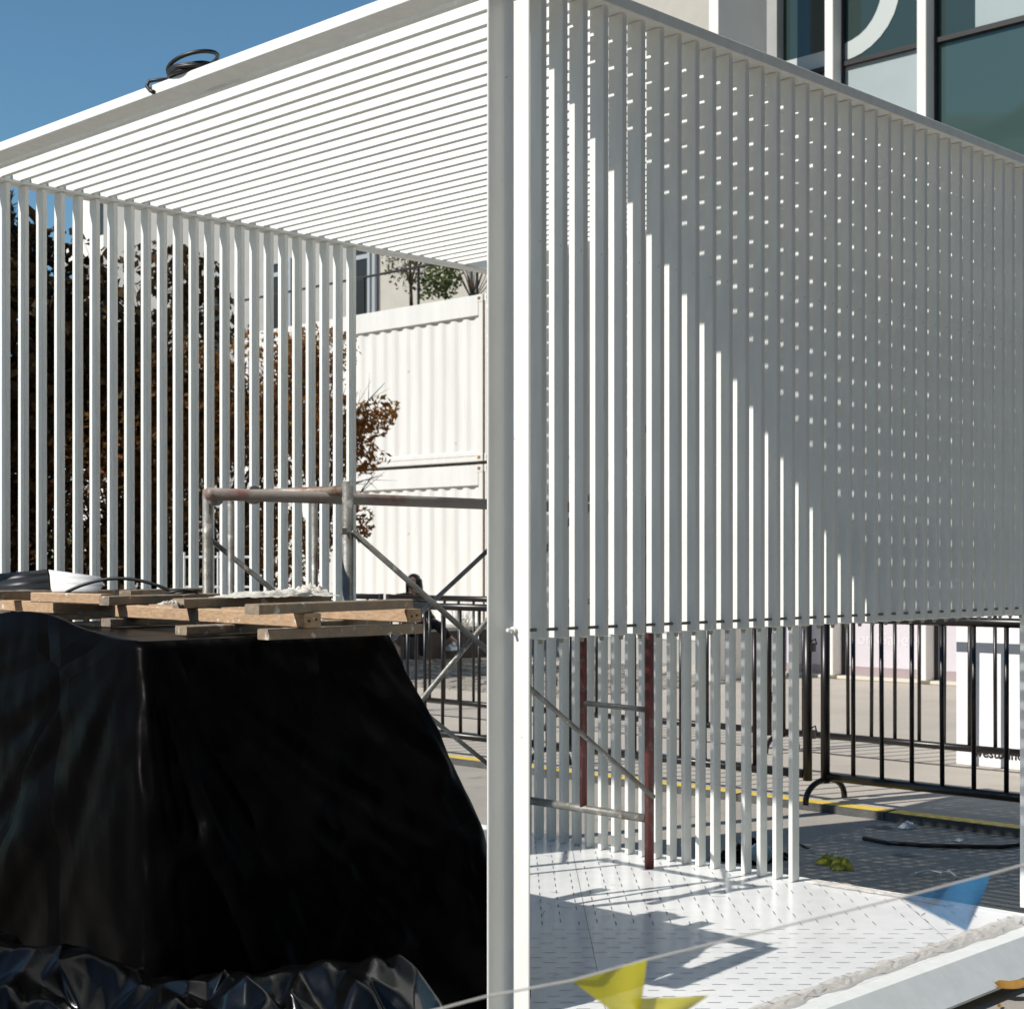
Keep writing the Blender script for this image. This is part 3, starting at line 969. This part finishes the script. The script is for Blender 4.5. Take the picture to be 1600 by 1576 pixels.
c1 = container(.36, 'lower white corrugated container behind the seated person')
c2 = copy_tree(c1); c2.location = (CX, 14.45, .36+2.60); c2['label'] = 'upper white corrugated container behind the brown maple'
for (dz, lb) in ((.36, 'lower white container mostly hidden behind the corner post'), (2.96, 'upper white container mostly hidden behind the corner post')):
    c3 = copy_tree(c1); c3.location = (CX, 14.45-6.10, dz); c3['label'] = lb
bs = MB().box(CX-.05, CX+2.5, 8.3, 20.6, 0.02, .355).build('container_plinth', M['grey_and_shaded_render']); tag(bs, 'low concrete plinth under the white containers', 'plinth')

# ------------------------------------------------------------------ terrace on top
ZR = 5.51
rl = empty('terrace_railing', (14.55, 15, ZR)); tag(rl, 'thin dark railing along the container roof terrace', 'railing')
MB().tube([(0, -1.5, .68), (0, 9.0, .68)], .022, 8).build('handrail', M['frame_dk'], rl)
for k in range(8):
    MB().box(-.016, .016, -1.486+1.35*k, -1.454+1.35*k, 0, .66).build('railing_post', M['frame_dk'], rl)
tb = empty('terrace_building', (18.5, 20, 5)); tag(tb, 'pale rendered building with dark window above the containers', 'building')
MB().box(0, 6, 1.72, 12.2, -5, 7.5).build('wall', M['grey_and_shaded_render'], tb)  # grey puts the shade on this half of the wall into its colour
MB().box(-.0, 6, -9, 1.70, -5, 7.5).build('wall', M['render'], tb)
for (a, b, z0, z1) in ((1.98, 2.72, .9, 3.2), (4.6, 5.5, .9, 3.0), (7.0, 7.9, .9, 3.0)):
    f = MB(); 
    for (p0, p1, q0, q1) in ((a, a+.07, z0, z1), (b-.07, b, z0, z1), (a+.071, b-.071, z1-.07, z1), (a+.071, b-.071, z0, z0+.07), (a+.071, b-.071, z0+1.75, z0+1.84)):
        f.box(-.05, -.003, p0, p1, q0, q1)
    fo = f.build('window', M['alu'], tb)
    MB().box(-.025, -.004, a+.072, b-.072, z0+.072, z1-.072).build('pane', M['glass_dk'], fo)
MB().tube([(-.06, 1.80, 0), (-.06, 1.80, 6)], .05, 8).build('downpipe', M['alu'], tb)
MB().tube([(-.04, -.95, 0), (-.04, -.95, 6)], .035, 8).build('downpipe', M['alu'], tb)

# ------------------------------------------------------------------ leaf helpers
def leaf_cloud(mb, rnd, c, rad, n, size, star=False, shell=.0, fill=None):
    for _ in range(n):
        while True:
            p = Vector((rnd.uniform(-1, 1), rnd.uniform(-1, 1), rnd.uniform(-1, 1)))
            l = p.length
            if l <= 1 and l > shell: break
        q = Vector((c[0]+p.x*rad[0], c[1]+p.y*rad[1], c[2]+p.z*rad[2]))
        if noise.noise(q*1.15+Vector((3, 1, 7))) < (fill if fill is not None else -.12): continue
        s = size*rnd.uniform(.45, 1.3)
        a = Vector((rnd.gauss(0, 1), rnd.gauss(0, 1), rnd.gauss(0, 1))).normalized()
        b = a.orthogonal().normalized(); cc = a.cross(b)
        th = rnd.uniform(0, 6.28)
        u = b*math.cos(th)+cc*math.sin(th); v = a.cross(u)
        if star and rnd.random() < .55:
            pts = []
            for k in range(10):
                t = 2*PI*k/10
                r = s*(.62 if k % 2 == 0 else .20)*(1 if k != 5 else .8)
                pts.append(q+u*(r*math.cos(t))+v*(r*math.sin(t))+a*(.12*s*math.cos(2*t)))
            mb.poly(pts)
        else:
            mb.poly([q-u*s*.55, q-u*s*.1+v*s*.28+a*s*.06, q+u*s*.55+a*s*.1, q-u*s*.1-v*s*.28+a*s*.06])

def tree(name, base, h_trunk, clumps, leafm, label, cat, size, star, group=None, seed=1, tr=.07, leaves=9000, fill=-.12, lean=(0, 0)):
    r = random.Random(seed)
    t = empty(name, base); tag(t, label, cat, group)
    tk = MB()
    tx = lean[0]; ty = lean[1]
    pts = [Vector((tx*(k/6)**1.4+.05*noise.noise((k, seed, 1)), ty*(k/6)**1.4+.05*noise.noise((k, seed, 5)), -.05+h_trunk*k/6)) for k in range(7)]
    tk.tube(pts, tr, 9, r2=tr*.55)
    for (c, rad) in clumps:
        c = Vector(c)
        for q in range(7):
            e = c + Vector((r.uniform(-.75, .75)*rad[0], r.uniform(-.75, .75)*rad[1], r.uniform(-.6, .85)*rad[2]))
            st = pts[r.randint(3, 6)]
            mid = st.lerp(e, .55) + Vector((0, 0, .12))
            tk.tube([st, mid, e], tr*.34, 6, r2=tr*.06)
            for w in range(3):
                e2 = e + Vector((r.gauss(0, .2)*rad[0], r.gauss(0, .2)*rad[1], r.gauss(.0, .2)*rad[2]))
                tk.tube([mid.lerp(e, .5), e2], tr*.10, 4, r2=tr*.02)
    tk.build('trunk', M['bark'], t, True)
    lv = MB()
    tot = sum(a[1][0]*a[1][1]*a[1][2] for a in clumps)
    for (c, rad) in clumps:
        n = int(leaves*rad[0]*rad[1]*rad[2]/tot)
        leaf_cloud(lv, r, c, rad, n, size, star, 0.0, fill)
    lv.build('crown', leafm, t)
    return t
GT = 'trees behind the left slat wall'
# dark evergreen rising over the roof line at far left
tree('evergreen_tree', (5.35, 13.7, .02), 3.2, [((.2, 0, 3.0), (1.4, 1.3, 1.5)), ((.9, -.4, 4.1), (1.2, 1.1, 1.0)), ((-.5, .3, 4.0), (1.4, 1.3, 1.1)), ((.2, .1, 4.85), (1.0, 1.0, .6)), ((-.6, .5, 4.9), (1.0, 1.0, .65)), ((-.2, .3, 5.35), (1.0, .9, .6)), ((1.5, -.7, 3.2), (1.0, 1.0, .9))],
     M['ever'], 'dark broadleaf evergreen tree at the far left behind the slats', 'tree', .17, False, GT, 3, .11, 20000, -.32)
tree('evergreen_tree', (8.35, 14.6, .02), 2.6, [((.3, 0, 4.6), (1.0, 1.0, .9)), ((-.5, .2, 3.8), (1.0, 1.0, .9)), ((.5, -.2, 3.2), (1.0, 1.0, .9))],
     M['ever'], 'smaller dark evergreen between the maples and white house', 'tree', .14, False, GT, 5, .09, 6500, -.02)
tree('maple_tree', (6.9, 13.0, .02), 2.0, [((0, 0, 2.5), (1.35, 1.3, 1.0)), ((.5, -.4, 3.2), (1.0, 1.0, .75)), ((-.5, .4, 1.6), (1.2, 1.2, .8)), ((.7, -.6, 1.8), (1.0, 1.0, .8))],
     M['maple_g'], 'olive brown maple behind the leftmost slats', 'tree', .085, True, GT, 7, .06, 20000, -.3)
tree('maple_tree', (8.1, 12.55, .02), 2.1, [((0, 0, 2.6), (1.2, 1.15, 1.05)), ((.5, -.3, 3.4), (.9, .9, .7)), ((-.4, .3, 3.1), (1.0, .9, .8)), ((.2, -.1, 1.6), (1.1, 1.1, .8))],
     M['maple'], 'rust brown maple in the middle of the left slats', 'tree', .085, True, GT, 9, .06, 15000, -.06)
tree('maple_tree', (9.25, 12.35, .02), 2.4, [((0, 0, 2.9), (.78, .78, .95)), ((.42, -.40, 3.25), (.48, .48, .42)), ((.42, -.36, 2.55), (.46, .46, .34)), ((-.35, .3, 3.6), (.7, .7, .75)), ((.1, -.05, 3.85), (.55, .5, .42)), ((.22, -.2, 1.9), (.5, .45, .32))],
     M['maple'], 'bronze maple whose branches stick out past the last slat', 'tree', .088, True, GT, 12, .05, 10500, -.02)
r5 = random.Random(8)
hb = MB()
for (cx, cy, rx, ry, rz) in ((5.2, 13.2, 1.4, 1.2, 1.2), (6.4, 12.6, 1.3, 1.1, 1.1), (7.4, 12.2, 1.1, 1.0, .95), (4.2, 14.4, 1.5, 1.2, 1.5), (7.9, 12.9, 1.0, .9, .8)):
    leaf_cloud(hb, r5, (cx, cy, rz*.8), (rx, ry, rz), 2600, .14, False, 0, -.3)
hd = hb.build('hedge', M['ever']); tag(hd, 'dense dark hedge under the trees at far left', 'hedge', kind='stuff')
# white wire rack in front of the hedge
wr = empty('wire_rack', (6.55, 10.45, .02)); tag(wr, 'white wire rack in the shade behind the left slats', 'rack')
for z in (.55, .85, 1.15, 1.45):
    MB().tube([(-.25, .22, z), (.25, -.22, z)], .012, 6).build('rack_bar', M['white'], wr)
for t in (-1, 0, 1):
    MB().tube([(.25*t, -.22*t, 0), (.25*t, -.22*t, 1.5)], .012, 6).build('rack_post', M['white'], wr)

# plants on the terrace
pb = empty('planting_bed', (15.1, 15.6, ZR)); tag(pb, 'narrow soil bed along the terrace edge', 'planter')
MB().box(-.25, .25, -1.6, 2.2, 0, .10).build('soil', M['soil'], pb)
tree('slender_tree', (15.05, 16.95, ZR+.08), .95, [((0, 0, 1.05), (.52, .52, .75)), ((.3, -.25, .75), (.35, .35, .5))], M['olive'], 'slender small leaved tree on the container roof', 'tree', .065, False, 'plants on the container roof', 21, .035, 1500, -.2, (.05, .1))
tree('green_shrub', (15.05, 16.12, ZR+.08), .45, [((0, 0, .55), (.30, .30, .42)), ((-.22, .2, .3), (.2, .2, .22))], M['green'], 'bright green leafy shrub on the container roof', 'shrub', .075, False, 'plants on the container roof', 23, .018, 900, -.3)
bt_ = MB(); r6 = random.Random(2)
for k in range(26):
    e = Vector((r6.gauss(0, .2), r6.gauss(0, .2), r6.uniform(.5, .95)))
    bt_.tube([(0, 0, 0), e*.5+Vector((r6.gauss(0, .03), 0, .05)), e], .010, 5, r2=.003)
bo = bt_.build('bare_shrub', M['bark']); bo.location = (15.05, 15.48, ZR+.08); tag(bo, 'leafless brown shrub on the container roof beside the post', 'shrub', 'plants on the container roof')

# ------------------------------------------------------------------ white house at far left
wh = empty('white_house', (22, 36, 0)); tag(wh, 'white modern house with tall dark windows beyond the trees', 'house')
MB().box(0, 9, -3.6, 3.25, 0, 12.6).build('wall', M['bwhite'], wh)
MB().box(-.5, 9, -1.9, 3.6, 10.2, 10.75).build('balcony_slab', M['bwhite'], wh)
MB().box(-.3, -.05, -1.9, 3.6, 7.75, 8.05).build('balcony_slab', M['bwhite'], wh)
for (a, b, z0, z1) in ((1.4, 2.3, 8.3, 10.1), (-.4, .5, 8.3, 10.1), (-2.2, -1.3, 8.3, 10.1), (1.4, 2.3, 5.0, 7.3), (-.4, .5, 5.0, 7.3), (-2.2, -1.3, 5.0, 7.3), (1.2, 2.2, 10.9, 12.2), (-2.4, -1.2, 10.9, 12.2)):
    f = MB()
    for (p0, p1, q0, q1) in ((a, a+.08, z0, z1), (b-.08, b, z0, z1), (a+.082, b-.082, z1-.08, z1), (a+.082, b-.082, z0, z0+.08)):
        f.box(-.045, -.004, p0, p1, q0, q1)
    fo = f.build('window', M['frame_dk'], wh)
    MB().box(-.025, -.006, a+.085, b-.085, z0+.085, z1-.085).build('pane', M['glass_dk'], fo)

# ================================================================== PLANTER AND PERSON
plt = empty('planter_box', (12.05, 13.52, .045)); tag(plt, 'long dark brown planter in front of the white container', 'planter')
MB().box(0, 3.4, 0, .06, 0, .40).build('side_panel', M['planter'], plt)
MB().box(0, .06, .062, .9, 0, .40).build('side_panel', M['planter'], plt)
o = MB().box(-.03, 3.43, -.03, .95, .402, .45).build('rim', M['render'], plt)
MB().box(.07, 3.35, .07, .85, .02, .38).build('soil', M['soil'], plt)
pg = blanket('paper_bag', 12.62, 13.42, .18, .22, .16, .16, 51, M['paper'], 'crumpled pale paper bag stuck on the planter side', 'bag')
wl_ = MB(); r7 = random.Random(4)
for k in range(40):
    a = Vector((13.0+r7.gauss(0, .06), 13.62+r7.gauss(0, .05), .49))
    wl_.tube([a, a+Vector((r7.gauss(0, .05), r7.gauss(0, .05), r7.uniform(.1, .26)))], .004, 4)
wo = wl_.build('dry_plant', M['rag']); tag(wo, 'pale dry plant tuft growing at the planter rim', 'plant')

def skin_obj(name, verts, edges, radii, m, parent=None, sub=2):
    me = bpy.data.meshes.new(name); me.from_pydata(verts, edges, [])
    o = bpy.data.objects.new(name, me); COL.objects.link(o)
    if parent: o.parent = parent
    md = o.modifiers.new('skin', 'SKIN'); md.use_smooth_shade = True
    sv = me.skin_vertices[0].data
    for i, r in enumerate(radii):
        sv[i].radius = (r, r) if not isinstance(r, tuple) else r
    sv[0].use_root = True
    o.modifiers.new('sub', 'SUBSURF').levels = sub
    o.modifiers['sub'].render_levels = sub
    me.materials.append(m)
    return o
def chain(spec):
    """spec: list of (name, parent name, pos, radius)"""
    idx = {s[0]: i for i, s in enumerate(spec)}
    return [s[2] for s in spec], [(idx[s[1]], idx[s[0]]) for s in spec if s[1]], [s[3] for s in spec]
# local frame: +x forward, +y her left, hips on the rim
J = dict(pelvis=(0, 0, .54), waist=(.02, 0, .70), chest=(.01, 0, .88), neck=(.035, 0, 1.01), skull=(.055, -.01, 1.10), crown=(.05, -.01, 1.19),
         hipL=(.06, .09, .53), kneeL=(.44, .10, .58), ankL=(.60, .27, .35), toeL=(.72, .30, .30),
         hipR=(.06, -.09, .53), kneeR=(.45, -.12, .49), ankR=(.46, -.13, .09), toeR=(.62, -.14, .035),
         shL=(.0, .165, .93), elL=(.10, .21, .68), wrL=(.33, .16, .62), shR=(.0, -.165, .93), elR=(.08, -.22, .68), wrR=(.32, -.08, .64))
body = [('pelvis', None, J['pelvis'], .12), ('waist', 'pelvis', J['waist'], .105), ('chest', 'waist', J['chest'], .115), ('neck', 'chest', J['neck'], .05),
        ('skull', 'neck', J['skull'], (.078, .088)), ('crown', 'skull', J['crown'], (.070, .080)),
        ('hipL', 'pelvis', J['hipL'], .08), ('kneeL', 'hipL', J['kneeL'], .055), ('ankL', 'kneeL', J['ankL'], .036), ('toeL', 'ankL', J['toeL'], .03),
        ('hipR', 'pelvis', J['hipR'], .08), ('kneeR', 'hipR', J['kneeR'], .055), ('ankR', 'kneeR', J['ankR'], .036), ('toeR', 'ankR', J['toeR'], .03),
        ('shL', 'chest', J['shL'], .05), ('elL', 'shL', J['elL'], .038), ('wrL', 'elL', J['wrL'], .027),
        ('shR', 'chest', J['shR'], .05), ('elR', 'shR', J['elR'], .038), ('wrR', 'elR', J['wrR'], .027)]
for sd, y0 in (('L', J['wrL']), ('R', J['wrR'])):
    w = Vector(y0); sg = 1 if sd == 'L' else -1
    pal_ = w + Vector((.065, -.012*sg, -.012))
    body.append(('palm'+sd, 'wr'+sd, tuple(pal_), .026))
    for k in range(4):
        off = (k-1.5)*.019
        p1 = pal_+Vector((.045, off, -.008)); p2 = p1+Vector((.030+.006*(1 if k in (1, 2) else 0), off*.1, -.020))
        body.append(('f%d%s' % (k, sd), 'palm'+sd, tuple(p1), .0095)); body.append(('g%d%s' % (k, sd), 'f%d%s' % (k, sd), tuple(p2), .0085))
    th = pal_+Vector((.0, -.034*sg, .008)); body.append(('th'+sd, 'palm'+sd, tuple(th), .0105)); body.append(('tt'+sd, 'th'+sd, tuple(th+Vector((.035, -.006*sg, -.004))), .009))
v_, e_, r_ = chain(body)
per = skin_obj('person', v_, e_, r_, M['skin'])
per.location = (11.93, 13.50, .0); per.rotation_euler = (0, 0, -PI/2-.15)
tag(per, 'person in black coat and navy face mask sitting on the planter edge', 'person')
v_, e_, r_ = chain([('pelvis', None, (0, 0, .58), .145), ('waist', 'pelvis', J['waist'], .132), ('chest', 'waist', J['chest'], .135), ('col', 'chest', (.03, 0, .985), .075),
                    ('shL', 'chest', J['shL'], .075), ('elL', 'shL', J['elL'], .062), ('wrL', 'elL', (.30, .165, .625), .047),
                    ('shR', 'chest', J['shR'], .075), ('elR', 'shR', J['elR'], .062), ('wrR', 'elR', (.29, -.09, .642), .047)])
skin_obj('coat', v_, e_, r_, M['coat'], per)
v_, e_, r_ = chain([('pelvis', None, (.02, 0, .54), .135), ('hipL', 'pelvis', J['hipL'], .10), ('kneeL', 'hipL', J['kneeL'], .075), ('ankL', 'kneeL', (.58, .245, .385), .055),
                    ('hipR', 'pelvis', J['hipR'], .10), ('kneeR', 'hipR', J['kneeR'], .075), ('ankR', 'kneeR', (.46, -.13, .13), .058)])
skin_obj('trousers', v_, e_, r_, M['trouser'], per)
for nm, a, b in (('L', J['ankL'], J['toeL']), ('R', J['ankR'], J['toeR'])):
    a = Vector(a); b = Vector(b); d = (b-a)
    v_, e_, r_ = chain([('h', None, tuple(a-d*.18+Vector((0, 0, -.025))), .045), ('m', 'h', tuple(a+d*.5+Vector((0, 0, -.015))), (.045, .042)), ('t', 'm', tuple(b+d*.08), (.040, .032))])
    skin_obj('shoe', v_, e_, r_, M['shoe'], per)
# head is turned to her right
hc_ = Vector(J['skull'])+Vector((0, 0, .03)); hd_ = Vector((.55, -.83, 0)).normalized(); hs_ = Vector((-hd_.y, hd_.x, 0))
def hp(f, s, z): return hc_ + hd_*f + hs_*s + Vector((0, 0, z))
hm = MB(); 
hm.ball(hp(-.012, 0, .035), .098, .098, .098, 18, 12)
for k in range(-9, 10):
    a = k/9*1.95
    p0 = hp(-.012-.085*math.cos(a), .092*math.sin(a), .05); p1 = hp(-.03-.095*math.cos(a), .105*math.sin(a), -.06); p2 = hp(-.05-.10*math.cos(a), .115*math.sin(a), -.22+.02*math.sin(k*2.2))
    hm.tube([p0, p1, p2], .022, 7, r2=.012)
ho = hm.build('hair', M['hair'], per, True)
fm = MB()
fm.ball(hp(.028, 0, .030), .072, .072, .076, 16, 10)      # face front below the fringe
fm.build('face', M['skin'], per, True)
ms = MB(); ms.ball(hp(.040, 0, -.022), .072, .072, .050, 16, 10); ms.build('face_mask', M['mask'], per, True)
ns = MB(); ns.ball(hp(.102, 0, .022), .013, .013, .020, 8, 6); ns.build('nose', M['skin'], per, True)
for s in (-1, 1):
    MB().ball(hp(.090, s*.030, .046), .009, .009, .006, 8, 6).build('eye', M['eye'], per, True)
    MB().ball(hp(.012, s*.080, .022), .014, .010, .024, 8, 6).build('ear', M['skin'], per, True)

# ================================================================== GLASS BUILDING AT RIGHT
FX = 13.40
gb = empty('glass_building', (FX, 6, 0)); tag(gb, 'tall glass fronted building with white fins behind the screen', 'building')
def gbx(n, x0, x1, y0, y1, z0, z1, m, bev=.0):
    o = MB().box(x0-FX, x1-FX, y0-6, y1-6, z0, z1).build(n, M[m], gb)
    if bev: bevel(o, bev)
    return o
TOP = 13.0
fins = [7.555, 6.340, 5.000, 3.790, 2.580]
for y in fins:
    gbx('fin', FX-.20, FX+.1, y, y+.115, .088, TOP, 'bwhite', .006)
    gbx('fin_seal', FX-.02, FX+.1, y-.03, y-.002, .088, TOP, 'frame_dk')
gbx('grey_column', FX-.12, FX+.3, 8.40, 8.62, 0.09, TOP, 'grey_and_shaded_render')
gbx('plinth', FX-.14, FX+.2, 1.5, 8.62, .052, .086, 'bcream')
gbx('plinth', FX-.13, FX+.2, 1.5, 8.62, .020, .0515, 'bcream')
gbx('side_fin', 11.90, 12.86, 8.250, 8.385, .046, TOP, 'bwhite', .004)
gbx('roof_slab', FX-.3, FX+8, 1.5, 8.62, TOP+.002, TOP+.4, 'bwhite')
gbx('rear_wall', FX+.6, FX+8, 1.5, 8.62, .02, TOP, 'frame_dk')
edges = [8.398] + [v for y in fins for v in (y+.117, y-.032)]
bays = [(8.398, 7.672)] + [(fins[i]-.032, fins[i+1]+.117) for i in range(len(fins)-1)]
lows = ['glass2', 'spandrel', 'glass2', 'spandrel', 'glass2']
for i, (ya, yb) in enumerate(bays):
    gbx('lower_panel', FX+.02, FX+.06, yb, ya, .192, 2.90, 'lilac')
    gbx('skirting', FX+.015, FX+.06, yb, ya, .088, .190, 'lilac_dk')
    gbx('transom', FX-.03, FX+.06, yb, ya, 2.902, 3.00, 'frame_dk')
    gbx('pane', FX+.02, FX+.04, yb, ya, 3.002, 5.60, 'glass')
    gbx('transom', FX-.03, FX+.06, yb, ya, 5.602, 5.68, 'frame_dk')
    gbx('pane', FX+.02, FX+.04, yb, ya, 5.682, 7.268, lows[i])
    gbx('transom', FX-.035, FX+.06, yb, ya, 7.270, 7.325, 'frame_dk')
    gbx('pane', FX+.02, FX+.04, yb, ya, 7.327, 10.2, 'glass')
    gbx('transom', FX-.03, FX+.06, yb, ya, 10.202, 10.28, 'frame_dk')
    gbx('pane', FX+.02, FX+.04, yb, ya, 10.282, TOP, 'glass')
# pale panel standing in for a reflection on the upper pane
gbx('reflection_panel', FX+.010, FX+.018, 4.2+.9, 5.85, 7.345, 10.1, 'spandrel')
# big white vinyl letter stroke across two panes
pairs = [((8.39, 7.335), (8.39, 7.525)), ((7.95, 7.335), (7.95, 7.525)), ((7.668, 7.338), (7.668, 7.530)), ((7.55, 7.345), (7.55, 7.545)),
         ((7.42, 7.358), (7.43, 7.570)), ((7.30, 7.385), (7.33, 7.605)), ((7.17, 7.44), (7.24, 7.66)), ((7.05, 7.52), (7.16, 7.74)), ((6.95, 7.62), (7.10, 7.83)),
         ((6.87, 7.74), (7.06, 7.92)), ((6.82, 7.87), (7.035, 8.02)), ((6.79, 8.02), (7.03, 8.12)), ((6.78, 8.3), (7.02, 8.3)), ((6.78, 8.7), (7.02, 8.7))]
def strip(i0, i1):
    m = MB()
    for (o1, n1), (o2, n2) in zip(pairs[i0:i1], pairs[i0+1:i1+1]):
        m.quad(*[(.0145, q[0]-6, q[1]) for q in (o1, o2, n2, n1)])
    o = m.build('vinyl_letter', M['vinyl'], gb)
    sd = o.modifiers.new('solid', 'SOLIDIFY'); sd.thickness = .004; sd.offset = 0
strip(0, 2); strip(3, 13)
tm = text_mesh('or Gallery', .205, .001, 'faint_lettering'); tm.materials.append(M['faint'])
to = link('faint_lettering', tm, None, gb); to.rotation_euler = (PI/2, 0, -PI/2); to.location = (.0175, 1.36, .46)

# ================================================================== WHAT THE GLASS REFLECTS, AND AN ADDED SKYLIGHT BLOCKER (behind the camera)
r9 = random.Random(19)
hl = MB()
for k in range(34):
    yy = -34+k*3.0+r9.uniform(-1, 1); xx = -46+r9.uniform(-5, 5); hh = 8+5.5*abs(noise.noise((k*.31, 2, 1)))*1.6+r9.uniform(0, 1.5)
    leaf_cloud(hl, r9, (xx, yy, hh*.55), (3.4, 3.0, hh*.58), 420, 1.25, False, .35, -.6)
for k in range(16):  # unseen row of crowns added to keep skylight off the slat fronts
    xx = -12+k*2.2+r9.uniform(-.6, .6); yy = -10+r9.uniform(-1.0, 1.0); hh = 12+r9.uniform(-1, 2)
    leaf_cloud(hl, r9, (xx, yy, hh*.55), (2.2, 2.2, hh*.56), 520, 1.0, False, .35, -.6)
o = hl.build('tree_belt_and_sky_blocker', M['hill']); tag(o, 'dark belt of trees across the road reflected in the glass, with an added unseen row blocking skylight', 'trees', kind='stuff')

# wooded hill far off and a pale office block, both only mirrored in the glass
hv = []; hf = []
NXH, NYH = 14, 60
for j in range(NYH+1):
    for i in range(NXH+1):
        t = i/NXH
        y = -140+j*6.5; x = -100-95*t
        z = 53*math.sin(PI*min(1, t*1.15))**.8*(.93+.16*noise.noise((y*.012, 3, t)))+3.2*noise.noise((x*.09, y*.09, 1))+1.6*noise.noise((x*.3, y*.3, 2))
        hv.append((x, y, max(-.5, z) if 0 < i else -.5))
for j in range(NYH):
    for i in range(NXH):
        n = NXH+1
        hf.append((j*n+i, j*n+i+1, (j+1)*n+i+1, (j+1)*n+i))
me = bpy.data.meshes.new('wooded_hill'); me.from_pydata(hv, [], hf)
o = link('wooded_hill', me, mat('hill_woods', (0.028, 0.042, 0.026), 0.95, var=.6, scale=.12, bump=.6, bscale=.5), None, True)
tag(o, 'dark wooded hill across the river', kind='structure')
ob_ = empty('office_block', (-46, 40, 0)); tag(ob_, 'pale office block across the road mirrored in the glass facade', 'building')
MB().box(-14, 0, -7, 16, 0, 23).build('wall', M['bwhite'], ob_)
for fl in range(6):
    for w in range(6):
        MB().box(.002, .05, -5.6+3.6*w, -3.4+3.6*w, 2.0+3.5*fl, 4.1+3.5*fl).build('window', M['glass_dk'], ob_)
